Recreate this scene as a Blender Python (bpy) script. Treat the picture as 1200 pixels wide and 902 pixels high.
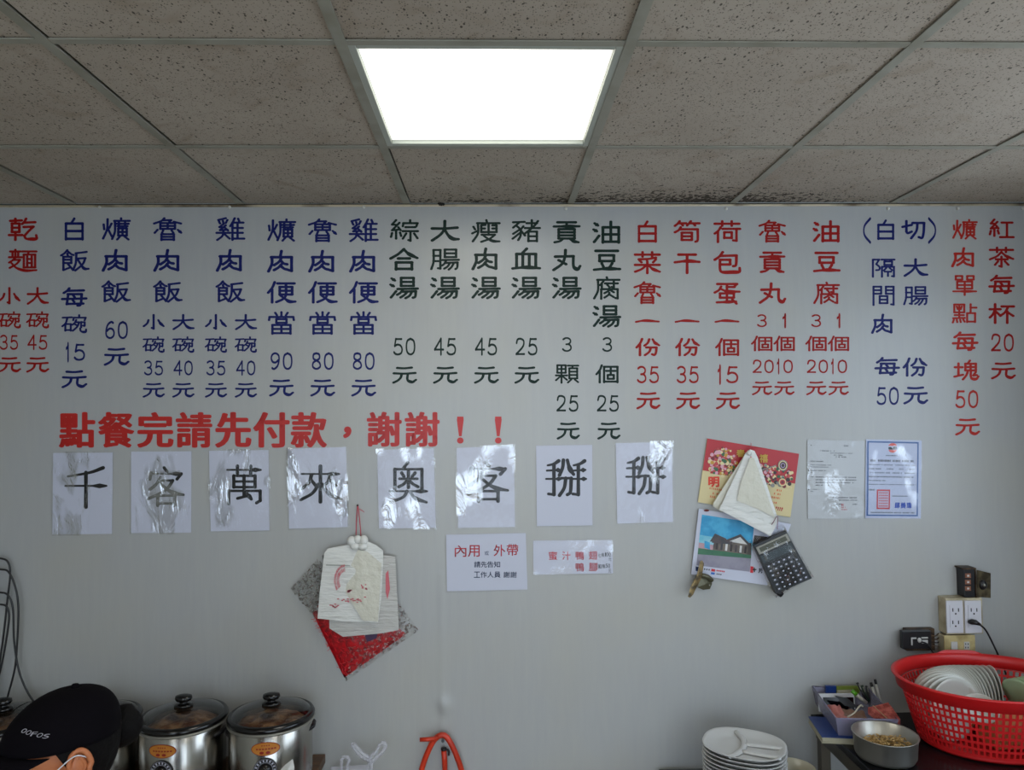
import bpy, bmesh, math, random
from mathutils import Vector, Matrix, noise
sc = bpy.context.scene
for o in list(bpy.data.objects): bpy.data.objects.remove(o)
C = sc.collection
random.seed(7)

def lin(h):
    h = h.lstrip('#'); r = []
    for i in (0, 2, 4):
        v = int(h[i:i+2], 16) / 255
        r.append(v / 12.92 if v <= .04045 else ((v + .055) / 1.055) ** 2.4)
    return (r[0], r[1], r[2], 1)

# ---------------------------------------------------------------- camera
FPX, YAW, PIT, ROL, DIST, CZ = 861.12, .0272967, .0367573, -.0091609, 2.67, 1.8
_cy, _sy, _cp, _sp = math.cos(YAW), math.sin(YAW), math.cos(PIT), math.sin(PIT)
CF = Vector((_sy*_cp, _cy*_cp, _sp)); _R0 = Vector((_cy, -_sy, 0)); _U0 = _R0.cross(CF)
CR = _R0*math.cos(ROL) + _U0*math.sin(ROL); CU = -_R0*math.sin(ROL) + _U0*math.cos(ROL)
cam = bpy.data.cameras.new('camera'); cam.sensor_fit = 'HORIZONTAL'; cam.sensor_width = 36
cam.lens = 36 * FPX / 1200; cam.clip_start = .05
co = bpy.data.objects.new('camera', cam); C.objects.link(co)
m = Matrix((CR, CU, -CF)).transposed().to_4x4(); m.translation = (0, -DIST, CZ); co.matrix_world = m
sc.camera = co
def at(px, py, Y=0.0):                 # the point of the plane y = Y that was measured at (px, py)
    d = CF + CR*((px-600)/FPX) + CU*((451-py)/FPX); t = (Y+DIST)/d.y
    return Vector((d.x*t, Y, CZ + d.z*t))
def atz(px, py, z):
    d = CF + CR*((px-600)/FPX) + CU*((451-py)/FPX); t = (z-CZ)/d.z
    return Vector((d.x*t, d.y*t-DIST, z))

# ---------------------------------------------------------------- world, light, exposure
w = bpy.data.worlds.new('daylight'); sc.world = w; w.use_nodes = True
bg = w.node_tree.nodes['Background']; bg.inputs[0].default_value = (.72, .85, 1.0, 1); bg.inputs[1].default_value = 3.0
sc.view_settings.view_transform = 'Standard'; sc.view_settings.look = 'None'
sc.view_settings.exposure = 0.50; sc.view_settings.gamma = 1; sc.view_settings.use_curve_mapping = False
sc.cycles.use_denoising = True
sc.cycles.max_bounces = 10; sc.cycles.transparent_max_bounces = 24
PANEL = 7.0
CEIL = 2.563

# ---------------------------------------------------------------- materials
def mat(name, col, rough=.6, metal=0, spec=.5, **k):
    m = bpy.data.materials.new(name); m.use_nodes = True; nt = m.node_tree; b = nt.nodes['Principled BSDF']
    b.inputs['Base Color'].default_value = lin(col) if isinstance(col, str) else (*col, 1)
    b.inputs['Roughness'].default_value = rough; b.inputs['Metallic'].default_value = metal
    b.inputs['Specular IOR Level'].default_value = spec
    if 'trans' in k: b.inputs['Transmission Weight'].default_value = k['trans']
    if 'alpha' in k: b.inputs['Alpha'].default_value = k['alpha']
    if 'emit' in k:
        b.inputs['Emission Color'].default_value = (*k['emitc'], 1) if 'emitc' in k else b.inputs['Base Color'].default_value
        b.inputs['Emission Strength'].default_value = k['emit']
    if 'bump' in k:
        sc_, dist = k['bump']; t = nt.nodes.new('ShaderNodeTexNoise'); t.inputs['Scale'].default_value = sc_; t.inputs['Detail'].default_value = 4
        bu = nt.nodes.new('ShaderNodeBump'); bu.inputs['Distance'].default_value = dist
        g = nt.nodes.new('ShaderNodeNewGeometry'); mp = nt.nodes.new('ShaderNodeMapping'); mp.inputs['Scale'].default_value = k.get('bs', (1, 1, 1))
        nt.links.new(g.outputs['Position'], mp.inputs[0]); nt.links.new(mp.outputs[0], t.inputs['Vector'])
        nt.links.new(t.outputs[0], bu.inputs['Height']); nt.links.new(bu.outputs[0], b.inputs['Normal'])
    if 'mottle' in k:                                    # second colour, scale, contrast
        c2, s2, lo, hi = k['mottle']
        t = nt.nodes.new('ShaderNodeTexNoise'); t.inputs['Scale'].default_value = s2; t.inputs['Detail'].default_value = 5
        g = nt.nodes.new('ShaderNodeNewGeometry'); mp = nt.nodes.new('ShaderNodeMapping'); mp.inputs['Scale'].default_value = k.get('ms', (1, 1, 1))
        nt.links.new(g.outputs['Position'], mp.inputs[0]); nt.links.new(mp.outputs[0], t.inputs['Vector'])
        r = nt.nodes.new('ShaderNodeMapRange'); r.inputs[1].default_value = lo; r.inputs[2].default_value = hi
        mx = nt.nodes.new('ShaderNodeMix'); mx.data_type = 'RGBA'; mx.inputs[6].default_value = lin(col); mx.inputs[7].default_value = lin(c2)
        nt.links.new(t.outputs[0], r.inputs[0]); nt.links.new(r.outputs[0], mx.inputs[0]); nt.links.new(mx.outputs[2], b.inputs['Base Color'])
    return m

def film_mat(name, rough, amount, wrinkle, scale, aniso=(1, 1, .35), tint=(1, 1, 1), patches=0, low=.5):
    """Clear plastic film: see-through, with a glossy wrinkled surface."""
    m = bpy.data.materials.new(name); m.use_nodes = True; nt = m.node_tree; nt.nodes.clear(); N = nt.nodes.new; L = nt.links.new
    out = N('ShaderNodeOutputMaterial'); mx = N('ShaderNodeMixShader'); tr = N('ShaderNodeBsdfTransparent'); gl = N('ShaderNodeBsdfGlossy')
    tr.inputs[0].default_value = (*tint, 1)
    gl.inputs['Roughness'].default_value = rough; g = N('ShaderNodeNewGeometry'); mp = N('ShaderNodeMapping'); mp.inputs['Scale'].default_value = aniso
    t = N('ShaderNodeTexNoise'); t.inputs['Scale'].default_value = scale; t.inputs['Detail'].default_value = 5; t.inputs['Distortion'].default_value = 1.2
    bu = N('ShaderNodeBump'); bu.inputs['Distance'].default_value = wrinkle
    L(g.outputs['Position'], mp.inputs[0]); L(mp.outputs[0], t.inputs['Vector']); L(t.outputs[0], bu.inputs['Height']); L(bu.outputs[0], gl.inputs['Normal'])
    lw = N('ShaderNodeFresnel'); lw.inputs['IOR'].default_value = 1.45; L(bu.outputs[0], lw.inputs['Normal'])
    ml = N('ShaderNodeMath'); ml.operation = 'MULTIPLY'; ml.inputs[1].default_value = amount; ml.use_clamp = True
    L(lw.outputs[0], ml.inputs[0])
    if patches:                                          # noise patches of boosted gloss, put in as glare and glints on the film
        t3 = N('ShaderNodeTexNoise'); t3.inputs['Scale'].default_value = patches; t3.inputs['Detail'].default_value = 3; L(mp.outputs[0], t3.inputs['Vector'])
        r3 = N('ShaderNodeMapRange'); r3.inputs[1].default_value = .54; r3.inputs[2].default_value = .60; r3.inputs[3].default_value = low; r3.inputs[4].default_value = 7; L(t3.outputs[0], r3.inputs[0])
        m3 = N('ShaderNodeMath'); m3.operation = 'MULTIPLY'; m3.use_clamp = True; L(ml.outputs[0], m3.inputs[0]); L(r3.outputs[0], m3.inputs[1]); ml = m3
    L(ml.outputs[0], mx.inputs[0]); L(tr.outputs[0], mx.inputs[1]); L(gl.outputs[0], mx.inputs[2]); L(mx.outputs[0], out.inputs[0])
    return m

# ---------------------------------------------------------------- mesh helpers
class MB:
    def __init__(s): s.v = []; s.f = []; s.mi = []; s.cm = 0
    def add(s, vs, fs):
        n = len(s.v); s.v += [tuple(v) for v in vs]
        for f in fs: s.f.append(tuple(n+i for i in f)); s.mi.append(s.cm)
        return s
    def quad(s, a, b, c, d): return s.add([a, b, c, d], [(0, 1, 2, 3)])
    def box(s, lo, hi, M=None):
        x0, y0, z0 = lo; x1, y1, z1 = hi
        vs = [Vector(p) for p in ((x0,y0,z0),(x1,y0,z0),(x1,y1,z0),(x0,y1,z0),(x0,y0,z1),(x1,y0,z1),(x1,y1,z1),(x0,y1,z1))]
        if M: vs = [M @ v for v in vs]
        return s.add(vs, [(0,3,2,1),(4,5,6,7),(0,1,5,4),(1,2,6,5),(2,3,7,6),(3,0,4,7)])
    def rbox(s, lo, hi, r, M=None, n=4):
        """box with rounded upright (y axis) corners in x-z, extruded along y"""
        pts = []
        for cx, cz, a0 in ((hi[0]-r, hi[2]-r, 0), (lo[0]+r, hi[2]-r, 90), (lo[0]+r, lo[2]+r, 180), (hi[0]-r, lo[2]+r, 270)):
            for i in range(n+1):
                a = math.radians(a0 + 90*i/n); pts.append((cx+r*math.cos(a), cz+r*math.sin(a)))
        return s.prism(pts, lo[1], hi[1], M)
    def prism(s, pts, y0, y1, M=None):
        """outline (x,z) counter-clockwise seen from -y, extruded from y0 (front) to y1"""
        n = len(pts); vs = [Vector((x, y0, z)) for x, z in pts] + [Vector((x, y1, z)) for x, z in pts]
        if M: vs = [M @ v for v in vs]
        fs = [tuple(range(n)), tuple(range(2*n-1, n-1, -1))] + [(i, n+i, n+(i+1) % n, (i+1) % n) for i in range(n)]
        return s.add(vs, fs)
    def tube(s, pts, r, seg=10, closed=False, caps=True, up=None):
        pts = [Vector(p) for p in pts]; n = len(pts); R = r if hasattr(r, '__len__') else [r]*n
        t0 = (pts[1]-pts[0]).normalized(); nrm = t0.orthogonal().normalized(); vs = []
        for i, p in enumerate(pts):
            t = ((pts[(i+1) % n]-pts[i-1]) if closed or 0 < i < n-1 else (pts[1]-pts[0] if i == 0 else pts[-1]-pts[-2])).normalized()
            nrm = (nrm - t*nrm.dot(t)).normalized(); b = t.cross(nrm)
            for k in range(seg):
                a = 2*math.pi*k/seg; vs.append(p + (nrm*math.cos(a)+b*math.sin(a))*R[i])
        fs = []
        for i in range(n if closed else n-1):
            j = (i+1) % n
            for k in range(seg): fs.append((i*seg+k, i*seg+(k+1) % seg, j*seg+(k+1) % seg, j*seg+k))
        if caps and not closed: fs += [tuple(range(seg-1, -1, -1)), tuple((n-1)*seg+k for k in range(seg))]
        return s.add(vs, fs)
    def lathe(s, prof, seg=32, M=None, sx=1, sy=1):
        """profile of (radius, z) around z"""
        vs = []; n = len(prof)
        for r, z in prof:
            for k in range(seg):
                a = 2*math.pi*k/seg; vs.append(Vector((max(r, 1e-5)*math.cos(a)*sx, max(r, 1e-5)*math.sin(a)*sy, z)))
        if M: vs = [M @ v for v in vs]
        return s.add(vs, [(i*seg+k, i*seg+(k+1) % seg, (i+1)*seg+(k+1) % seg, (i+1)*seg+k) for i in range(n-1) for k in range(seg)])
    def sph(s, c, r, seg=12, ring=8):
        r = r if hasattr(r, '__len__') else (r, r, r)
        prof = [(math.sin(math.pi*i/ring), -math.cos(math.pi*i/ring)) for i in range(ring+1)]
        return s.lathe(prof, seg, Matrix.Translation(c) @ Matrix.Diagonal((*r, 1)))
    def grid(s, nx, ny, fn):
        """fn(u, v) -> point"""
        vs = [fn(i/nx, j/ny) for j in range(ny+1) for i in range(nx+1)]
        return s.add(vs, [(j*(nx+1)+i, j*(nx+1)+i+1, (j+1)*(nx+1)+i+1, (j+1)*(nx+1)+i) for j in range(ny) for i in range(nx)])
    def build(s, name, mats, parent=None, smooth=False, bevel=0, solid=0, subsurf=0, **k):
        me = bpy.data.meshes.new(name); me.from_pydata(s.v, [], s.f)
        if not isinstance(mats, (list, tuple)): mats = [mats]
        for x in mats: me.materials.append(x)
        if len(mats) > 1: me.polygons.foreach_set('material_index', s.mi)
        if smooth: me.polygons.foreach_set('use_smooth', [True]*len(s.f))
        me.update(); o = bpy.data.objects.new(name, me); C.objects.link(o)
        if parent: o.parent = parent
        if solid:
            q = o.modifiers.new('solid', 'SOLIDIFY'); q.thickness = solid; q.offset = k.get('off', 0)
        if bevel:
            q = o.modifiers.new('bevel', 'BEVEL'); q.width = bevel; q.segments = 2; q.limit_method = 'ANGLE'
        if subsurf:
            q = o.modifiers.new('subsurf', 'SUBSURF'); q.levels = subsurf; q.render_levels = subsurf
        if 'label' in k: o['label'] = k['label']
        if 'cat' in k: o['category'] = k['cat']
        if 'group' in k: o['group'] = k['group']
        if 'kind' in k: o['kind'] = k['kind']
        if 'loc' in k: o.location = k['loc']
        if 'rot' in k: o.rotation_euler = k['rot']
        return o
def thing(name, label, cat, loc=(0, 0, 0), rot=(0, 0, 0), group=None):
    o = bpy.data.objects.new(name, None); C.objects.link(o); o.location = loc; o.rotation_euler = rot; o.empty_display_size = .05
    o['label'] = label; o['category'] = cat
    if group: o['group'] = group
    return o
def dup(o, parent=None, **k):
    c = o.copy(); C.objects.link(c)
    if parent: c.parent = parent
    for a, b in k.items():
        if a == 'loc': c.location = b
        elif a == 'rot': c.rotation_euler = b
        elif a == 'label': c['label'] = b
    for ch in list(o.children): dup(ch, c)
    return c
def spline(pts, n=8):
    """Catmull-Rom through the points"""
    P = [Vector(p) for p in pts]; P = [P[0]*2-P[1]] + P + [P[-1]*2-P[-2]]; out = []
    for i in range(1, len(P)-2):
        a, b, c, d = P[i-1:i+3]
        for k in range(n):
            t = k/n; out.append(.5*((2*b) + (c-a)*t + (2*a-5*b+4*c-d)*t*t + (3*b-a-3*c+d)*t**3))
    out.append(P[-2]); return out

# ================================================================ the room
M_wall = mat('painted_panel_wall', '#b4b8b4', .7)
M_side = mat('side_wall_paint', '#a9aaa4', .8, mottle=('#96978f', 3, .4, .7))
M_floor = mat('floor_tile', '#b5aa9a', .5, mottle=('#a3988a', 6, .4, .6))
def ceil_tile_mat():
    m = bpy.data.materials.new('mineral_fibre_tile'); m.use_nodes = True; nt = m.node_tree; N = nt.nodes.new; L = nt.links.new
    b = nt.nodes['Principled BSDF']; b.inputs['Roughness'].default_value = .95; b.inputs['Specular IOR Level'].default_value = .1
    g = N('ShaderNodeNewGeometry'); oi = N('ShaderNodeObjectInfo')
    def noi(scale, detail, vec=None, dist=0):
        t = N('ShaderNodeTexNoise'); t.inputs['Scale'].default_value = scale; t.inputs['Detail'].default_value = detail; t.inputs['Distortion'].default_value = dist
        L(vec or g.outputs['Position'], t.inputs['Vector']); return t.outputs[0]
    def rng(x, lo, hi, a=0, bb=1):
        r = N('ShaderNodeMapRange'); r.inputs[1].default_value = lo; r.inputs[2].default_value = hi; r.inputs[3].default_value = a; r.inputs[4].default_value = bb; L(x, r.inputs[0]); return r.outputs[0]
    def mth(op, a, bb):
        r = N('ShaderNodeMath'); r.operation = op
        for i, x in enumerate((a, bb)):
            if isinstance(x, (int, float)): r.inputs[i].default_value = x
            else: L(x, r.inputs[i])
        return r.outputs[0]
    def mix(f, a, bb):
        r = N('ShaderNodeMix'); r.data_type = 'RGBA'; L(f, r.inputs[0])
        for i, x in ((6, a), (7, bb)):
            if isinstance(x, tuple): r.inputs[i].default_value = x
            else: L(x, r.inputs[i])
        return r.outputs[2]
    # worm holes and pin holes, the pattern pressed into the tile
    mp = N('ShaderNodeMapping'); mp.inputs['Scale'].default_value = (1, .55, 1); mp.inputs['Rotation'].default_value = (0, 0, .5); L(g.outputs['Position'], mp.inputs[0])
    vo = N('ShaderNodeTexVoronoi'); vo.inputs['Scale'].default_value = 105; L(mp.outputs[0], vo.inputs['Vector'])
    vo2 = N('ShaderNodeTexVoronoi'); vo2.inputs['Scale'].default_value = 210; L(g.outputs['Position'], vo2.inputs['Vector'])
    vr = N('ShaderNodeSeparateColor'); L(vo.outputs['Color'], vr.inputs[0])
    vr2 = N('ShaderNodeSeparateColor'); L(vo2.outputs['Color'], vr2.inputs[0])
    size = rng(vr.outputs[0], .1, 1, .02, .34); hole = mth('LESS_THAN', mth('ADD', vo.outputs['Distance'], mth('MULTIPLY', noi(300, 2), .12)), size)
    pin = mth('LESS_THAN', vo2.outputs['Distance'], rng(vr2.outputs[0], .1, 1, .05, .38))
    holes = mth('MAXIMUM', mth('MULTIPLY', hole, .78), mth('MULTIPLY', pin, .55))
    base = mix(rng(noi(2.2, 4), .35, .7), lin('#a2978a'), lin('#afa598'))
    base = mix(mth('MULTIPLY', rng(noi(5, 5, None, 2), .55, .75), .35), base, lin('#84735f'))
    # soot and mould gathered along the wall line
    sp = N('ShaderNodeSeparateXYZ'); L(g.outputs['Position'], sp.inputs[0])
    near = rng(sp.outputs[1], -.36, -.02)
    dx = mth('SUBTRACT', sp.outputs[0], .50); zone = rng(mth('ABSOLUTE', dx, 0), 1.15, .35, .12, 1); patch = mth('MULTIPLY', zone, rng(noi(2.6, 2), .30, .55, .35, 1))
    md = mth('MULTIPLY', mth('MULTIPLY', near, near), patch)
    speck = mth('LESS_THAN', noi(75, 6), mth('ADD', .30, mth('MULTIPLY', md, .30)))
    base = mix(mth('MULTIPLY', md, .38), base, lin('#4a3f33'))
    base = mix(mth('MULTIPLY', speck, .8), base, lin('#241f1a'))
    base = mix(holes, base, lin('#2e2a25'))
    L(base, b.inputs['Base Color'])
    bu = N('ShaderNodeBump'); bu.inputs['Distance'].default_value = .0015; bu.invert = True; L(holes, bu.inputs['Height']); L(bu.outputs[0], b.inputs['Normal'])
    return m
M_tile = ceil_tile_mat()
M_bar = mat('grey_painted_tee_bar', '#8f8d80', .55, bump=(30, .0003), mottle=('#7f7c6d', 9, .45, .7))
M_dark = mat('shadow_gap_black', '#15130f', .9)
ceiling = bpy.data.objects.new('ceiling', None); C.objects.link(ceiling); ceiling['kind'] = 'structure'
XG = [-.9057 + .6*i for i in range(-3, 6)]          # main tee lines
YG = [0] + [-.5752 - .6*i for i in range(0, 9)]     # cross lines, from the wall
YEND = YG[-1]; XL, XR = -2.30, 2.06
XG = [XL] + [x for x in XG if XL+.05 < x < XR-.05] + [XR]
tile_me = {}
LAMPS = {(4, 1), (2, 4), (6, 4), (4, 7)}
lamp_cells = []
rt = random.Random(3)
for i in range(len(XG)-1):
    for j in range(len(YG)-1):
        x0, x1, y1, y0 = XG[i], XG[i+1], YG[j], YG[j+1]
        if abs(x0+.3057) < .02 and j == 1 or (j in (4, 7) and i in (2, 6)): lamp_cells.append((x0, x1, y0, y1)); continue
        b = MB(); g = .004
        lo = (x0+(.0155 if x0 < -.8 or (j == 0 and x0 < .2) else g), y0+g, CEIL+.003); hi = (x1-g, y1-(g if j else 0), CEIL+.018)
        if x0 > XL: pass
        b.box(lo, hi, Matrix.Translation((0, 0, rt.uniform(0, .002))))
        b.build('ceiling_tile', M_tile, ceiling)
for x in XG[1:-1]:
    b = MB(); b.box((x-.012, YEND, CEIL-.001), (x+.012, 0, CEIL+.002)); b.box((x-.001, YEND, CEIL+.002), (x+.001, 0, CEIL+.035)); b.build('main_tee_bar', M_bar, ceiling)
for j, y in enumerate(YG[1:-1]):
    for i in range(len(XG)-1):
        b = MB(); b.box((XG[i]+.0125, y-.010, CEIL-.0006), (XG[i+1]-.0125, y+.010, CEIL+.0022)); b.build('cross_tee_bar', M_bar, ceiling)
b = MB(); b.box((XL, YEND, CEIL+.045), (XR, .1, CEIL+.075)); b.build('slab', M_dark, ceiling)
# lamps
M_frame = mat('lamp_frame_paint', '#a2a69c', .5)
M_lamp = bpy.data.materials.new('opal_diffuser_lit'); M_lamp.use_nodes = True
nt = M_lamp.node_tree; e = nt.nodes['Principled BSDF']; e.inputs['Base Color'].default_value = (.8, .8, .8, 1); e.inputs['Emission Color'].default_value = (1, .99, .90, 1); e.inputs['Emission Strength'].default_value = PANEL
_N = nt.nodes.new; _tc = _N('ShaderNodeTexCoord'); _sx = _N('ShaderNodeSeparateXYZ'); nt.links.new(_tc.outputs['Object'], _sx.inputs[0])      # dimmer towards the diffuser's edge
_a = _N('ShaderNodeMath'); _a.operation = 'ABSOLUTE'; _b2 = _N('ShaderNodeMath'); _b2.operation = 'ABSOLUTE'; _mx = _N('ShaderNodeMath'); _mx.operation = 'MAXIMUM'
nt.links.new(_sx.outputs[0], _a.inputs[0]); nt.links.new(_sx.outputs[1], _b2.inputs[0]); nt.links.new(_a.outputs[0], _mx.inputs[0]); nt.links.new(_b2.outputs[0], _mx.inputs[1])
_r = _N('ShaderNodeMapRange'); _r.interpolation_type = 'SMOOTHSTEP'; _r.inputs[1].default_value = .20; _r.inputs[2].default_value = .274; _r.inputs[3].default_value = PANEL; _r.inputs[4].default_value = .60
nt.links.new(_mx.outputs[0], _r.inputs[0]); nt.links.new(_r.outputs[0], e.inputs['Emission Strength'])
for n, (x0, x1, y0, y1) in enumerate(lamp_cells):
    vis = y1 > -.7
    t = thing('ceiling_light', 'lit square white panel light set in the grey ceiling grid' if vis else 'added square panel light out of sight behind the viewer, %s' % ('above the middle of the shop floor' if n == 0 else ['left one of the near row', 'left one of the far row', 'right one of the near row', 'right one of the far row'][n % 4]), 'ceiling light', ((x0+x1)/2, (y0+y1)/2, CEIL), group=None)  # panels behind the viewer are unseen, added to even out the light
    h = .283; b = MB()
    for s in (-1, 1):
        b.box((s*h-.011, -h-.011, .0005), (s*h+.011, h+.011, .02)); b.box((-h+.0112, s*h-.011, .0005), (h-.0112, s*h+.011, .02))
    b.build('frame', M_frame, t, bevel=.002)
    b = MB(); b.grid(8, 8, lambda u, v: (-.272+.544*u, -.272+.544*v, .012)); b.f = [f[::-1] for f in b.f]; b.build('diffuser', M_lamp, t)
    b = MB(); b.box((-.285, -.285, .021), (.285, .285, .04)); b.build('housing', M_frame, t)
def struct(name, b, m, **k): return b.build(name, m, kind='structure', **k)
b = MB(); b.box((XL-.1, 0.001, 0), (XR+.1, .1, CEIL+.08)); struct('wall_back', b, M_wall)
b = MB(); b.box((XL-.1, YEND, 0), (XL, 0, CEIL+.08)); struct('wall_left', b, M_side)
b = MB(); b.box((XR, -.62, 0), (XR+.1, 0, CEIL+.08)); b.box((XR, -2.6, 0), (XR+.1, -.62, 1.25)); b.box((XR, -2.6, 2.3), (XR+.1, -.62, CEIL+.08)); b.box((XR, YEND, 0), (XR+.1, -2.6, CEIL+.08)); struct('wall_right', b, M_side)
b = MB(); b.box((XL-.1, YEND-3, -.06), (XR+.1, .1, 0)); struct('floor', b, M_floor)
b = MB(); b.box((XL-.1, YEND-.1, 2.35), (XR+.1, YEND, CEIL+.08)); b.box((XL-.1, YEND-.1, 0), (XL+.7, YEND, 2.35)); struct('wall_front', b, M_side)
b = MB(); b.box((XL, -.006, CEIL-.004), (XR, 0, CEIL)); struct('trim_1', b, M_dark)

# ================================================================ banner
def banner_mat():
    m = mat('grey_vinyl', '#9fa39e', .33, spec=.45)
    nt = m.node_tree; N = nt.nodes.new; L = nt.links.new; b = nt.nodes['Principled BSDF']
    g = N('ShaderNodeNewGeometry'); mp = N('ShaderNodeMapping'); mp.inputs['Scale'].default_value = (1, 1, .12); L(g.outputs['Position'], mp.inputs[0])
    t = N('ShaderNodeTexNoise'); t.inputs['Scale'].default_value = 55; t.inputs['Detail'].default_value = 5; L(mp.outputs[0], t.inputs['Vector'])
    t2 = N('ShaderNodeTexNoise'); t2.inputs['Scale'].default_value = 2.4; t2.inputs['Detail'].default_value = 3; L(g.outputs['Position'], t2.inputs['Vector'])
    mx = N('ShaderNodeMix'); mx.data_type = 'RGBA'; mx.inputs[6].default_value = lin('#a6a7a4'); mx.inputs[7].default_value = lin('#9e9fa0'); L(t.outputs[0], mx.inputs[0])
    mx2 = N('ShaderNodeMix'); mx2.data_type = 'RGBA'; L(mx.outputs[2], mx2.inputs[6]); mx2.inputs[7].default_value = lin('#a5a399')
    r = N('ShaderNodeMapRange'); r.inputs[1].default_value = .45; r.inputs[2].default_value = .7; r.inputs[4].default_value = .5; L(t2.outputs[0], r.inputs[0]); L(r.outputs[0], mx2.inputs[0])
    L(mx2.outputs[2], b.inputs['Base Color'])
    bu = N('ShaderNodeBump'); bu.inputs['Distance'].default_value = .0006; L(t.outputs[0], bu.inputs['Height']); L(bu.outputs[0], b.inputs['Normal'])
    return m
M_ban = banner_mat()
BX0, BX1, BZ0, BZ1 = XL+.02, 1.99, .02, CEIL-.011
dents = [(at(521, 827), .024, .013), (at(514, 834), .020, -.006), (at(1137, 655), .05, .007), (at(1128, 668), .03, -.004), (at(985, 606), .05, .002), (at(519, 850), .02, .004)]
def relief(x, z):
    d = .0022*(noise.noise(Vector((x*1.7, z*1.1, 3)))+.6) + .0006*noise.noise(Vector((x*9, z*4, 1)))
    for p, r, h in dents:
        q = ((x-p.x)**2 + ((z-p.z)*.8)**2)/r/r
        if q < 6: d += h*.6*math.exp(-q)
    s = at(518, 760).x                                   # the welded vertical seam
    if z < at(518, 670).z: d += .0016*math.exp(-((x-s)/.010)**2)
    return -.0035 - max(d, 0)
BY = lambda x, z: relief(x, z) - .0006                    # lettering lies on the sheet
banner = thing('menu_banner', 'wide grey vinyl wall banner printed with a price list in red, blue and green characters', 'banner', (0, 0, 0))
b = MB(); nx, ny = 480, 280
b.grid(nx, ny, lambda u, v: (BX0+(BX1-BX0)*u, relief(BX0+(BX1-BX0)*u, BZ0+(BZ1-BZ0)*v), BZ0+(BZ1-BZ0)*v)); b.build('sheet', M_ban, banner, smooth=True)
M_hem = mat('beige_hem_tape', '#c2b498', .5, mottle=('#6b5c46', 8, .5, .68))
b = MB(); b.tube([(BX0, -.0055, BZ1+.0035), (0, -.0055, BZ1+.004), (BX1, -.0055, BZ1+.0035)], .0045, 8); b.build('hem', M_hem, banner, smooth=True)
M_nail = mat('nail_head', '#c9c7bd', .3, .3)
for px in (118, 270, 427, 555.5, 663, 850.5, 1039.5, 1121, 1197):
    p = at(px, 243.2 if px < 500 else 245.0); p.x = min(p.x, BX1-.006)
    if px == 555.5: continue
    b = MB(); b.sph((p.x, -.0075, p.z), (.0058, .004, .0058)); n = b.build('nail', M_nail, banner, smooth=True)
p = at(519, 240.5); b = MB()
for k in range(9): b.sph((p.x+random.uniform(-.016, .016), -.008, p.z+random.uniform(-.002, .006)), random.uniform(.003, .006), 6, 4)
b.build('soot_lump', M_dark, banner)

# ================================================================ lettering
GL = {}
def glyphs(chars):
    dg = bpy.context.evaluated_depsgraph_get()
    for ch in dict.fromkeys(chars):
        if ch in GL or ch == ' ': continue
        cu = bpy.data.curves.new('glyph', 'FONT'); cu.body = ch; cu.resolution_u = 4; cu.fill_mode = 'FRONT'
        o = bpy.data.objects.new('glyph', cu); me = bpy.data.meshes.new_from_object(o, depsgraph=None) if False else None
        C.objects.link(o); bpy.context.view_layer.update()
        ev = o.evaluated_get(bpy.context.evaluated_depsgraph_get()); me = ev.to_mesh()
        v = [(q.co.x, q.co.y) for q in me.vertices]; f = [tuple(p.vertices) for p in me.polygons]; ev.to_mesh_clear()
        bpy.data.objects.remove(o); bpy.data.curves.remove(cu)
        if not v: continue
        x0 = min(q[0] for q in v); x1 = max(q[0] for q in v); y0 = min(q[1] for q in v); y1 = max(q[1] for q in v)
        GL[ch] = ([((x-x0)/(x1-x0)-.5, (y-y0)/max(y1-y0, 1e-6)-.5) for x, y in v], f, (x1-x0)/max(y1-y0, 1e-6))
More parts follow.
